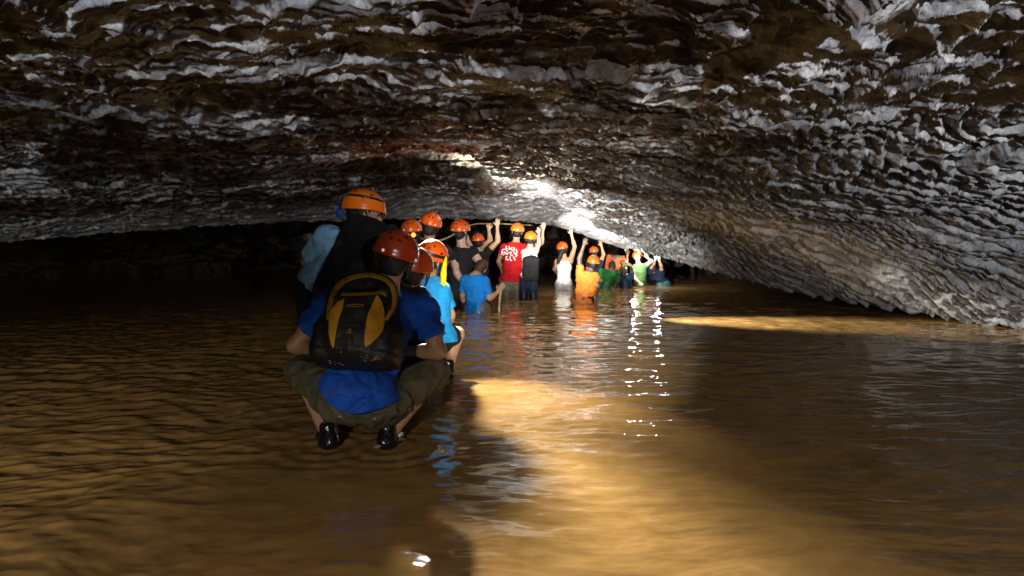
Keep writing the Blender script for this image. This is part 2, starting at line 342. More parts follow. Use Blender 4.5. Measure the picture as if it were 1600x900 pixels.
    z += (0.030 * crest ** 0.45 + 0.035 * (oy + 0.4) * crest ** 0.5 + 0.012 * cid) * (0.5 + 0.7 * right - 0.55 * rf)
    f1b, f2b, cidb, oxb, oyb = vor(wx / 0.07, ye / 0.06, 5)
    z += (0.009 * np.clip((f2b - f1b) / 0.5, 0, 1) ** 0.5 + 0.010 * (oyb + 0.4) + 0.006 * cidb) * (0.6 + 0.4 * right - 0.7 * rf)
    z += 0.012 * fbm(X * 6, Y * 6, 4, 90) * (1 - 0.5 * rf)
    # hanging knob near the top right
    kx, ky = 1.02, 2.02
    z -= 0.16 * np.exp(-(((X - kx) / 0.16) ** 2 + ((Y - ky) / 0.13) ** 2))
    # back of the lip turns up into the dark chamber
    up = sstep(1.0, 1.06, T)
    z = z + up * 1.6
    Y2 = Y + 0.0
    # undercut the risers a little: pull low points toward the camera
    Y2 = Y2 - 0.02 * fbm(X * 5, Y * 5, 2, 95)
    # colour: muddy patches with shade painted into them
    # muddy brown on the flat beds, darkened to stand for shade, lost in patches
    def film_shade(p, e): q = p - np.floor(p); return sstep(1 - e, 1 - e - 0.10, q) * sstep(0.0, 0.05, q)
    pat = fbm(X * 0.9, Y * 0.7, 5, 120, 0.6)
    mud_shade = film_shade(p1, 0.10) * sstep(-1.1, -0.5, pat + 0.5 * (b1 - 0.5)) * (0.62 + 0.38 * film_shade(p2, 0.2))
    mud_shade = np.maximum(mud_shade, sstep(0.1, 0.5, pat + 0.8 * np.exp(-((X - 0.03 * Y) / (0.35 + 0.11 * Y)) ** 2) * sstep(10, 7, Y) - 0.05))
    mud_shade = np.maximum(mud_shade, 0.9 * film_shade(p0, 0.12) * sstep(-0.1, 0.3, pat))
    mud_shade = np.clip(mud_shade + 0.25 * pn(X * 9, Y * 9, 131), 0, 1)
    mud_shade = mud_shade * (1 - 0.30 * right - 0.35 * right * far) * (1 - 0.9 * sstep(6, 7, Y) * np.exp(-((X - xe + 0.18) / 0.36) ** 2)) * (1 - 0.5 * sstep(0.8, 1.0, T))
    V = np.stack([X, Y2, z], -1).reshape(-1, 3)
    o = mesh_np('cave_ceiling', V, grid_quads(nr, nc)[:, ::-1], M['rock'], attr={'mud_shade': mud_shade.ravel()})
    tag(o, kind='structure'); return o
ROOF = roof()
rb = ROOF.data
def roof_bvh():
    n = len(rb.vertices); co = np.empty(n * 3, np.float32); rb.vertices.foreach_get('co', co)
    return co.reshape(-1, 3)
RCO = roof_bvh()
def roof_z(x, y):
    d = (RCO[:, 0] - x) ** 2 + (RCO[:, 1] - y) ** 2
    return float(RCO[np.argmin(d), 2])

def back_chamber():
    nc, nr = 500, 170
    a = np.linspace(0, 1, nc)[None, :]; v = np.linspace(0, 1, nr)[:, None]
    X = -22 + 36 * a + v * 0
    Yb = 21.5 - 0.035 * (X + 2) ** 2 * 0.8 + 1.0 * pn(X * 0.25, X * 0, 3)
    # floor -> wall -> roof section
    hgt = np.interp(v, [0, 0.55, 0.8, 1], [-0.5, 1.7, 2.9, 3.1]) + 0 * X
    bk = np.interp(v, [0, 0.25, 0.55, 0.8, 1], [0, 0.25, 0.4, -1.2, -7.0]) + 0 * X
    n = 0.35 * fbm(X * 0.6, v * 2.4 + 0 * X, 4, 12) + 0.10 * fbm(X * 2.2, v * 9 + 0 * X, 4, 15)
    V = np.stack([X, Yb + bk + n, hgt + 0.15 * fbm(X * 0.8, v * 3 + 0 * X, 3, 19)], -1).reshape(-1, 3)
    o = mesh_np('cave_wall', V, grid_quads(nr, nc), M['rock'], attr={'mud_shade': np.full(len(V), 1.0)})
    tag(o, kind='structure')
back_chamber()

# ------------------------------------------------------------------ water
def water():
    nc = 1100; nr = 1100
    Y = np.concatenate([np.linspace(-3, 1.3, 60)[:-1], 1 / np.linspace(1 / 1.3, 1 / 24.0, nr)])
    Wd = 3.0 + 1.0 * np.clip(Y, 0, 99)
    u = np.linspace(-1, 1, nc)
    X = (u[None, :] * Wd[:, None]).astype(np.float32); Yg = np.repeat(Y[:, None], nc, 1).astype(np.float32)
    z = np.zeros_like(X)
    left = sstep(0.3, -1.2, X + 0.12 * Yg)          # choppier water on the left
    # sharp-crested ripples
    wx = X + 0.12 * pn(X * 1.1, Yg * 1.1, 2); wy = Yg + 0.15 * pn(X * 0.9, Yg * 0.9, 3)
    r1 = 1 - np.abs(pn(wx * 2.5 + wy * 0.6, wy * 4.2, 5)) * 1.6
    r2 = 1 - np.abs(pn(wx * 5.2 - wy * 1.0, wy * 8.0, 6)) * 1.6
    ch = 0.0125 * r1 + 0.0055 * r2 + 0.006 * pn(wx * 7, wy * 9, 7) + 0.0025 * pn(wx * 15, wy * 21, 8)
    calm = 0.010 * pn(X * 1.3, Yg * 2.4, 9) + 0.0085 * pn(wx * 3.0, wy * 6.5, 10) + 0.0040 * pn(wx * 6, wy * 13, 11) + 0.0011 * pn(wx * 18, wy * 36, 12)
    fc = sstep(3.0, 4.5, Yg)
    near_man = np.exp(-(((X + 0.75) / 0.75) ** 2 + ((Yg - 3.0) / 0.9) ** 2))
    z = (ch * left * (0.85) + calm * (1 - 0.6 * left) * (0.7 + 0.5 * fc)) * (1 - 0.75 * near_man)
    # rings around the waders' feet
    for (cx, cy) in ((at(513, 697, 3.5)[0], 3.5), (at(607, 697, 3.5)[0], 3.5)):
        r = np.sqrt((X - cx) ** 2 + (Yg - cy) ** 2)
        z += 0.0030 * np.sin(r * 55) * np.exp(-((r - 0.14) / 0.20) ** 2)
    # wakes around the waders
    for (px, Yw) in ((745, 9.9), (800, 12.1), (881, 14.0), (913, 11.5), (712, 10.1), (826, 11.8), (1000, 14.9), (781, 9.95)):
        r = np.sqrt((X - at(px, 450, Yw)[0]) ** 2 + (Yg - Yw) ** 2)
        z += 0.0030 * np.sin(r * 26) * np.exp(-((r - 0.3) / 0.45) ** 2)
    for (cx, cy) in ((-0.42, 5.05), (-1.15, 4.4)):
        r = np.sqrt((X - cx) ** 2 + (Yg - cy) ** 2); z += 0.0025 * np.sin(r * 42) * np.exp(-((r - 0.15) / 0.30) ** 2)
    V = np.stack([X, Yg, z], -1).reshape(-1, 3)
    o = mesh_np('water', V, grid_quads(len(Y), nc), M['water'])
    tag(o, kind='structure')
water()

# ------------------------------------------------------------------ signed-distance modelling
def nrm(v): v = np.asarray(v, float); return v / max(1e-9, np.linalg.norm(v))
def smin(a, b, k):
    h = np.clip(0.5 + 0.5 * (b - a) / k, 0, 1); return b + (a - b) * h - k * h * (1 - h)
class Cap:
    def __init__(s, a, b, ra, rb, cut=False): s.a, s.b, s.ra, s.rb, s.cut = np.array(a, float), np.array(b, float), ra, rb, cut
    def __call__(s, P, inf=0):
        ab = s.b - s.a; t = np.clip(((P - s.a) @ ab) / (ab @ ab), 0, 1)
        d = np.linalg.norm(P - s.a - t[:, None] * ab, axis=1) - (s.ra + (s.rb - s.ra) * t) - inf
        if s.cut: d = np.maximum(d, (P - s.b) @ nrm(ab))
        return d
    def box(s): r = max(s.ra, s.rb); return np.minimum(s.a, s.b) - r, np.maximum(s.a, s.b) + r
class Ell:
    def __init__(s, c, r, R=None): s.c, s.r, s.R = np.array(c, float), np.array(r, float), (np.eye(3) if R is None else np.asarray(R))  # rows = axes
    def __call__(s, P, inf=0):
        q = (P - s.c) @ s.R.T; r = s.r + inf
        k0 = np.linalg.norm(q / r, axis=1); k1 = np.linalg.norm(q / (r * r), axis=1)
        return k0 * (k0 - 1) / np.maximum(k1, 1e-6)
    def box(s): r = max(s.r); return s.c - r, s.c + r
class RBox:
    def __init__(s, c, h, R, rd): s.c, s.h, s.R, s.rd = np.array(c, float), np.array(h, float) - rd, np.asarray(R), rd
    def __call__(s, P, inf=0):
        q = np.abs((P - s.c) @ s.R.T) - s.h
        return np.linalg.norm(np.maximum(q, 0), axis=1) + np.minimum(q.max(1), 0) - s.rd - inf
    def box(s): r = np.linalg.norm(s.h + s.rd); return s.c - r, s.c + r
def surf_nets(fn, lo, hi, h):
    lo = np.asarray(lo) - 2 * h; n = np.ceil((np.asarray(hi) + 2 * h - lo) / h).astype(int) + 1
    gx, gy, gz = [lo[i] + h * np.arange(n[i]) for i in range(3)]
    G = np.stack(np.meshgrid(gx, gy, gz, indexing='ij'), -1).reshape(-1, 3)
    f = fn(G).reshape(n).astype(np.float32)
    f = np.where(np.abs(f) < 1e-7, 1e-7, f)
    ins = f < 0
    c = np.zeros(n - 1, np.int8)
    for a in (0, 1):
        for b in (0, 1):
            for d in (0, 1): c += ins[a:n[0]-1+a, b:n[1]-1+b, d:n[2]-1+d]
    act = (c > 0) & (c < 8)
    idx = np.full(n - 1, -1, np.int64); idx[act] = np.arange(act.sum())
    I = np.argwhere(act)
    acc = np.zeros((len(I), 3)); cnt = np.zeros(len(I))
    cs = [(a, b, d) for a in (0, 1) for b in (0, 1) for d in (0, 1)]
    for p in cs:
        for ax in range(3):
            if p[ax]: continue
            q = list(p); q[ax] = 1
            fa = f[I[:, 0]+p[0], I[:, 1]+p[1], I[:, 2]+p[2]]; fb = f[I[:, 0]+q[0], I[:, 1]+q[1], I[:, 2]+q[2]]
            m = (fa < 0) != (fb < 0)
            t = np.where(m, fa / np.where(m, fa - fb, 1), 0)
            pos = np.array(p, float)[None, :].repeat(len(I), 0); pos[:, ax] += t
            acc[m] += pos[m]; cnt[m] += 1
    V = lo + h * (I + acc / cnt[:, None])
    Q = []
    for ax in range(3):
        sl0 = [slice(1, n[k]-1) for k in range(3)]; sl0[ax] = slice(0, n[ax]-1)
        sl1 = list(sl0); sl1[ax] = slice(1, n[ax])
        A = ins[tuple(sl0)]; B = ins[tuple(sl1)]
        E = np.argwhere(A != B); flip = A[A != B]
        if not len(E): continue
        b1, b2 = [(1, 2), (2, 0), (0, 1)][ax]
        base = E.copy(); base[:, b1] += 1; base[:, b2] += 1    # absolute grid index of the edge start
        def cell(d1, d2):
            k = base.copy(); k[:, b1] += d1; k[:, b2] += d2
            return idx[k[:, 0], k[:, 1], k[:, 2]]
        q = np.stack([cell(-1, -1), cell(0, -1), cell(0, 0), cell(-1, 0)], 1)
        q[~flip] = q[~flip][:, ::-1]
        Q.append(q)
    return V, np.concatenate(Q)
def bounds(pr, inf=0.03):
    lo = np.min([p.box()[0] for p in pr], 0) - inf; hi = np.max([p.box()[1] for p in pr], 0) + inf; return lo, hi
def union(P, pr, k=0.03, inf=0):
    d = pr[0](P, inf)
    for p in pr[1:]: d = smin(d, p(P, inf), k)
    return d
def wrinkle(P, d, amp, scale, sd=0, stretch=(1, 1, 1)):
    if amp == 0: return d
    m = np.abs(d) < 0.05
    q = P[m] * scale * np.array(stretch)
    q = q + 0.9 * np.stack([vn3(q * 0.5, sd + 1), vn3(q * 0.5, sd + 2), vn3(q * 0.5, sd + 3)], 1)
    r = 1 - 2 * np.abs(vn3(q, sd)); r2 = 1 - 2 * np.abs(vn3(q * 2.1, sd + 5))
    d = d.copy(); d[m] -= amp * (r * 0.7 + r2 * 0.3); return d

def frame(fwd, up):
    u = nrm(up); f = np.asarray(fwd, float); f = nrm(f - u * (f @ u)); r = np.cross(f, u); return r, f, u   # right, forward, up

def hand_prims(wr, d, n, size=1.0, curl=0.5, thumb=1):
    """palm, four unequal curled fingers in two bends and a side thumb; d = hand direction, n = palm normal (side the fingers curl to)"""
    d = nrm(d); n = nrm(np.asarray(n) - d * (np.asarray(n) @ d)); s = np.cross(d, n) * thumb
    z = size; pr = [Cap(wr, wr + d * 0.03 * z, 0.024 * z, 0.024 * z)]
    for k in (-1.5, -0.5, 0.5, 1.5):
        pr.append(Cap(wr + d * 0.02 * z + s * 0.010 * k * z, wr + d * 0.085 * z + s * 0.020 * k * z, 0.014 * z, 0.0115 * z))
    pp = [pr]
    fing = []
    for k, ln in ((-1.5, 0.060), (-0.5, 0.074), (0.5, 0.080), (1.5, 0.070)):
        b = wr + d * 0.088 * z + s * 0.0205 * k * z
        a1 = curl * 0.9; a2 = curl * 2.0
        m1 = b + (d * math.cos(a1) + n * math.sin(a1)) * ln * 0.52 * z
        e = m1 + (d * math.cos(a2) + n * math.sin(a2)) * ln * 0.5 * z
        fing.append([Cap(b, m1, 0.0095 * z, 0.0085 * z), Cap(m1, e, 0.0085 * z, 0.007 * z)])
    tb = wr + d * 0.03 * z + s * 0.022 * z; t1 = tb + (d * 0.6 + s * 0.75 + n * 0.25) * 0.042 * z
    t2 = t1 + (d * 0.9 + s * 0.15 + n * 0.5) * 0.032 * z
    fing.append([Cap(tb, t1, 0.013 * z, 0.0105 * z), Cap(t1, t2, 0.0105 * z, 0.0085 * z)])
    return pr, fing
def hand_mesh(wr, d, n, size=1.0, curl=0.5, thumb=1, h=0.006, arm_from=None):
    pr, fing = hand_prims(wr, d, n, size, curl, thumb)
    allp = pr + [c for f in fing for c in f]
    if arm_from is not None: allp.append(Cap(wr - nrm(d) * 0.0, wr + (np.asarray(arm_from) - wr) * 0.12, 0.026 * size, 0.029 * size)); pr = pr + [allp[-1]]
    def fn(P):
        dd = union(P, pr, 0.012)
        for f in fing:
            df = smin(f[0](P), f[1](P), 0.004); dd = smin(dd, df, 0.005)
        return dd
    lo, hi = bounds(allp, 0.01)
    return surf_nets(fn, lo, hi, h)

def make_person(label, jt, face_deg=0, group='cavers wading in a line', skin='skin', size=1.0, h=0.014, hh=0.008,
                top=None, bottom=None, shoes=None, hair='hair', helmet=None, hands=(0.4, 0.4), head_up=None, head_fwd=None,
                build=1.0, wr=0.008, fwd=None, extra=None, fmat=None, gloves=None, thick=1.0):
    """jt: joints as world points. top = (material, sleeve fraction, hem offset along the spine, name)"""
    J = {k: np.array(v, float) for k, v in jt.items()}
    fw = np.array([math.sin(math.radians(face_deg)), math.cos(math.radians(face_deg)), 0]) if fwd is None else np.asarray(fwd, float)
    up = nrm(J['nk'] - J['pv']); r, f, u = frame(fw, up)
    z = size; bz = size * build
    if 'ls' not in J: J['ls'] = J['nk'] - u * 0.055 * z - r * 0.165 * bz
    if 'rs' not in J: J['rs'] = J['nk'] - u * 0.055 * z + r * 0.165 * bz
    fh = nrm([fw[0], fw[1], 0]); rh = np.cross(fh, [0, 0, 1])
    for s_, k in ((-1, 'l'), (1, 'r')):
        if k + 'h' not in J: J[k + 'h'] = J['pv'] + rh * s_ * 0.085 * z - u * 0.02
        if k + 'k' not in J: J[k + 'k'] = J[k + 'h'] + np.array([0, 0, -0.42 * z]) + rh * s_ * 0.02
        if k + 'a' not in J: J[k + 'a'] = J[k + 'k'] + np.array([0, 0, -0.40 * z])
        if k + 't' not in J: J[k + 't'] = J[k + 'a'] + fh * 0.16 * z - np.array([0, 0, 0.05 * z])
        if k + 'e' not in J: J[k + 'e'] = J[k + 's'] - u * 0.27 * z + r * s_ * 0.05
        if k + 'w' not in J: J[k + 'w'] = J[k + 'e'] + nrm(fh * 0.8 - np.array([0, 0, 0.5])) * 0.24 * z
    R = np.stack([r, f, u]); sp = J['nk'] - J['pv']; sl = np.linalg.norm(sp)
    ch = J['pv'] + sp * 0.70 + f * 0.005; ab = J['pv'] + sp * 0.36 + f * 0.01
    chest = Ell(ch, (0.150 * bz, 0.105 * bz, 0.34 * sl), R); belly = Ell(ab, (0.135 * bz, 0.10 * bz, 0.28 * sl), R)
    pelv = Ell(J['pv'] - u * 0.01, (0.158 * bz, 0.118 * bz, 0.125 * z), R)
    girdle = Cap(J['ls'] * 0.75 + J['rs'] * 0.25, J['rs'] * 0.75 + J['ls'] * 0.25, 0.070 * z, 0.070 * z)
    trap = Cap(J['nk'], J['nk'] - u * 0.10 * z, 0.060 * z, 0.09 * z)
    delt = [Cap(J['ls'] * 0.9 + ch * 0.1, J['ls'], 0.062 * z, 0.060 * z), Cap(J['rs'] * 0.9 + ch * 0.1, J['rs'], 0.062 * z, 0.060 * z)]
    torso = [chest, belly, pelv, girdle, trap] + delt
    hu = nrm(J['hd'] - J['nk']) if head_up is None else nrm(head_up)
    hf = fw if head_fwd is None else np.asarray(head_fwd, float)
    hr, hf, hu = frame(hf, hu); HR = np.stack([hr, hf, hu]); H = J['hd']
    neck = Cap(J['nk'] - u * 0.02, H - hu * 0.05 * z, 0.060 * z, 0.054 * z)
    head = [Ell(H + hu * 0.02 * z, (0.076 * z, 0.095 * z, 0.095 * z), HR), Ell(H + hf * 0.030 * z - hu * 0.055 * z, (0.056 * z, 0.060 * z, 0.062 * z), HR),
            Cap(H + hf * 0.082 * z - hu * 0.092 * z, H + hf * 0.06 * z - hu * 0.09 * z, 0.017 * z, 0.028 * z)]
    facep = [Cap(H + hf * 0.092 * z + hu * 0.008 * z, H + hf * 0.112 * z - hu * 0.030 * z, 0.008 * z, 0.0135 * z),
             Cap(H + hf * 0.082 * z + hu * 0.026 * z - hr * 0.032 * z, H + hf * 0.082 * z + hu * 0.026 * z + hr * 0.032 * z, 0.014 * z, 0.014 * z),
             Cap(H + hf * 0.084 * z - hu * 0.058 * z - hr * 0.016 * z, H + hf * 0.084 * z - hu * 0.058 * z + hr * 0.016 * z, 0.011 * z, 0.011 * z)]
    ears = [Ell(H + s_ * hr * 0.078 * z - hf * 0.008 * z - hu * 0.012 * z, (0.010 * z, 0.019 * z, 0.031 * z), HR) for s_ in (-1, 1)]
    limbs = []
    for k in 'lr':
        e = J[k + 'e']; s0 = J[k + 's']; w0 = J[k + 'w']
        limbs += [Cap(s0, e, 0.050 * z, 0.039 * z), Cap(s0 + (e - s0) * 0.3, s0 + (e - s0) * 0.6, 0.050 * z, 0.047 * z),
                  Cap(e, w0, 0.038 * z, 0.026 * z), Cap(e + (w0 - e) * 0.12, e + (w0 - e) * 0.42, 0.042 * z, 0.039 * z)]
        hp, kn, an, to = J[k + 'h'], J[k + 'k'], J[k + 'a'], J[k + 't']
        limbs += [Cap(hp, kn, 0.088 * bz, 0.056 * z), Cap(kn, an, 0.053 * z, 0.036 * z)]
        back = nrm(np.cross(np.cross(kn - an, (hp - kn)), kn - an)) * -1
        if (hp - kn) @ back < 0: back = -back
        limbs += [Cap(kn + (an - kn) * 0.2 + back * 0.018 * z, kn + (an - kn) * 0.5 + back * 0.015 * z, 0.050 * z, 0.043 * z),
                  Cap(an - np.array([0, 0, 0.03 * z]) - nrm(to - an) * 0.02, to, 0.036 * z, 0.027 * z)]
    body = torso + [neck] + head + limbs
    def bodyfn(P):
        d = union(P, torso + [neck], 0.035)
        dh = union(P, head, 0.02); 
        for q in facep: dh = smin(dh, q(P), 0.010)
        for q in ears: dh = smin(dh, q(P), 0.006)
        for s_ in (-1, 1):
            so = Ell(H + hf * 0.096 * z + hu * 0.004 * z + s_ * hr * 0.032 * z, (0.017 * z, 0.012 * z, 0.011 * z), HR)(P); dh = -smin(-dh, so, 0.006)
        d = smin(d, dh, 0.02)
        for k in range(0, len(limbs), 8):
            d = smin(d, union(P, limbs[k:k+4], 0.02), 0.035); d = smin(d, union(P, limbs[k+4:k+8], 0.025), 0.03)
        return d
    lo, hi = bounds(body, 0.01)
    V, Q = surf_nets(bodyfn, lo, hi, h)
    VV = [V]; QQ = [Q]; MI = [np.zeros(len(Q), int)]; off = len(V)
    def addm(V, Q, mi):
        nonlocal off
        VV.append(V); QQ.append(Q + off); MI.append(np.full(len(Q), mi)); off += len(V)
    # finer head over the coarse one so that the face keeps its features
    hh2 = min(0.0065, h)
    def headfn(P):
        dh = union(P, head, 0.02)
        for q in facep: dh = smin(dh, q(P), 0.010)
        for q in ears: dh = smin(dh, q(P), 0.006)
        for s_ in (-1, 1):
            so = Ell(H + hf * 0.096 * z + hu * 0.004 * z + s_ * hr * 0.032 * z, (0.017 * z, 0.012 * z, 0.011 * z), HR)(P); dh = -smin(-dh, so, 0.006)
        return smin(dh, neck(P), 0.02) - 0.0015
    lo, hi = bounds(head + facep + ears, 0.005); Vh, Qh = surf_nets(headfn, lo, hi, hh2); addm(Vh, Qh, 0)
    for s_ in (-1, 1):
        e = Ell(H + hf * 0.082 * z + hu * 0.003 * z + s_ * hr * 0.031 * z, (0.012 * z,) * 3, HR); lo, hi = bounds([e], 0.002)
        Ve, Qe = surf_nets(lambda P: e(P), lo, hi, 0.004); addm(Ve, Qe, 1)
    for i, k in enumerate('lr'):
        d = J[k + 'w'] - J[k + 'e']
        hd_ = J.get(k + 'd'); dd = (hd_ - J[k + 'w']) if hd_ is not None else d
        pn_ = J.get(k + 'n'); pn_ = pn_ if pn_ is not None else (u * -0.2 + f + r * (0.3 if k == 'l' else -0.3))
        Vh, Qh = hand_mesh(J[k + 'w'], dd, pn_, z, hands[i], 1 if k == 'r' else -1, hh, J[k + 'e']); addm(Vh, Qh, 2 if gloves and gloves[i] else 0)
    mats = [M[skin], M['eye'], M[gloves[0] or gloves[1]] if gloves else M[skin]]
    P0 = J['pv'].copy(); P0[2] = 0
    o = mesh_np('person', np.concatenate(VV) - P0, np.concatenate(QQ), mats, midx=np.concatenate(MI))
    o.location = P0; tag(o, label, 'person', group)
    def child(name, V, Q, m, lab=None, par=None):
        c = mesh_np(name, V - P0, Q, m, o if par is None else par)
        if lab: c['label'] = lab
        return c
    out = {'obj': o, 'J': J, 'R': R, 'HR': HR, 'H': H, 'P0': P0, 'child': child}
    if top:
        tm, sf, hem, nm = top[:4]; nk_off = 0.0 if nm != 'tank_top' else -0.05
        sfun = []
        if sf > 0:
            for k in 'lr':
                s0 = J[k + 's']; e = J[k + 'e']
                if sf <= 1: sfun.append([Cap(s0, s0 + (e - s0) * sf, 0.064 * z, 0.060 * z, True)])
                else: sfun.append([Cap(s0, e, 0.060 * z, 0.050 * z), Cap(e, e + (J[k + 'w'] - e) * (sf - 1), 0.048 * z, 0.040 * z, True)])
        hp_ = J['pv'] - u * hem
        flare = Cap(J['pv'] + u * 0.04, J['pv'] - u * (hem + 0.06), 0.150 * bz, 0.155 * bz)
        tp = [chest, belly, pelv, girdle, trap] + (delt if sf > 0 else [])
        fg = 0.03 * (thick - 1) / 0.2; flr = Ell(J['pv'] - u * hem * 0.6 - f * fg * 0.7, (0.168 * bz + fg * 0.3, 0.130 * bz + fg, 0.16 * z + fg), R)
        def topfn(P):
            d = union(P, tp + [flr], 0.035, 0.013)
            d = np.maximum(d, (P - (J['nk'] + u * (0.012 + nk_off))) @ u)
            for sp_ in sfun:
                ds = union(P, sp_, 0.02, 0.004); d = smin(d, ds, 0.025)
            d = wrinkle(P, d, wr, 13, 3, (1, 1, 1.5))
            lat = (P - hp_) @ r; d = np.maximum(d, (hp_ - P) @ u + (2.6 * lat * lat - 0.035 if thick > 1 else 0) * 1.0)
            if nm == 'tank_top':
                for q in (J['ls'], J['rs']): d = np.maximum(d, -(np.linalg.norm(P - q - u * 0.01, axis=1) - 0.085 * z))
            return d
        lo, hi = bounds(tp + [flr] + [c for s_ in sfun for c in s_], 0.02); V, Q = surf_nets(topfn, lo, hi, h * 0.9)
        out['top'] = child(nm, V, Q, M[tm])
    if bottom:
        bm_, bf, nm = bottom
        pr = []
        for k in 'lr':
            hp, kn, an = J[k + 'h'], J[k + 'k'], J[k + 'a']
            if bf <= 1: pr.append([Cap(hp, hp + (kn - hp) * bf, 0.096 * bz * (1 + (thick - 1) * 0.3), 0.070 * z * (1 + (thick - 1) * 0.2), True)])
            else: pr.append([Cap(hp, kn, 0.096 * bz * (1 + (thick - 1) * 0.3), 0.068 * z * (1 + (thick - 1) * 0.2)), Cap(kn, kn + (an - kn) * (bf - 1), 0.072 * z, 0.066 * z, True)])
        def botfn(P):
            d = np.maximum(pelv(P, 0.008 + 0.012 * (thick - 1) / 0.2), (P - (J['pv'] + u * 0.085 * z)) @ u)
            for q in pr: d = smin(d, union(P, q, 0.02, 0.006), 0.04)
            return wrinkle(P, d, wr, 12, 9)
        lo, hi = bounds([pelv] + [c for q in pr for c in q], 0.02); V, Q = surf_nets(botfn, lo, hi, h * 0.9)
        out['bottom'] = child(nm, V, Q, M[bm_])
    if shoes:
        for k in 'lr':
            an, to = J[k + 'a'], J[k + 't']
            c1 = Cap(an + np.array([0, 0, 0.05 * z]), an - np.array([0, 0, 0.03 * z]), 0.044 * z, 0.046 * z); c2 = Cap(an - np.array([0, 0, 0.03 * z]) - nrm(to - an) * 0.035, to, 0.045 * z, 0.036 * z)
            lo, hi = bounds([c1, c2], 0.015)
            V, Q = surf_nets(lambda P: wrinkle(P, np.maximum(smin(c1(P), c2(P), 0.03), (P[:, 2] - an[2] - 0.075 * z)), 0.004, 22, 4), lo, hi, 0.007)
            child('shoe', V, Q, M[shoes])
    if hair:
        hp1 = Ell(H + hu * 0.018 * z - hf * 0.010 * z, (0.083 * z, 0.098 * z, 0.100 * z), HR); hp2 = Ell(H - hf * 0.035 * z - hu * 0.045 * z, (0.066 * z, 0.060 * z, 0.060 * z), HR)
        hx = list(extra) if extra else []
        def hfn(P):
            d = smin(hp1(P), hp2(P), 0.03)
            for q in hx: d = smin(d, q(P), 0.03)
            d = wrinkle(P, d, 0.003, 40, 6)
            fr = (P - H) @ hf; uu = (P - H) @ hu
            return np.maximum(d, fr - 0.015 * z - np.clip(uu, 0, 1) * 0.9)
        lo, hi = bounds([hp1, hp2] + hx, 0.01); V, Q = surf_nets(hfn, lo, hi, 0.008)
        child('hair', V, Q, M[hair])
    if helmet is not None: make_helmet(out, size=z, **helmet)
    return out

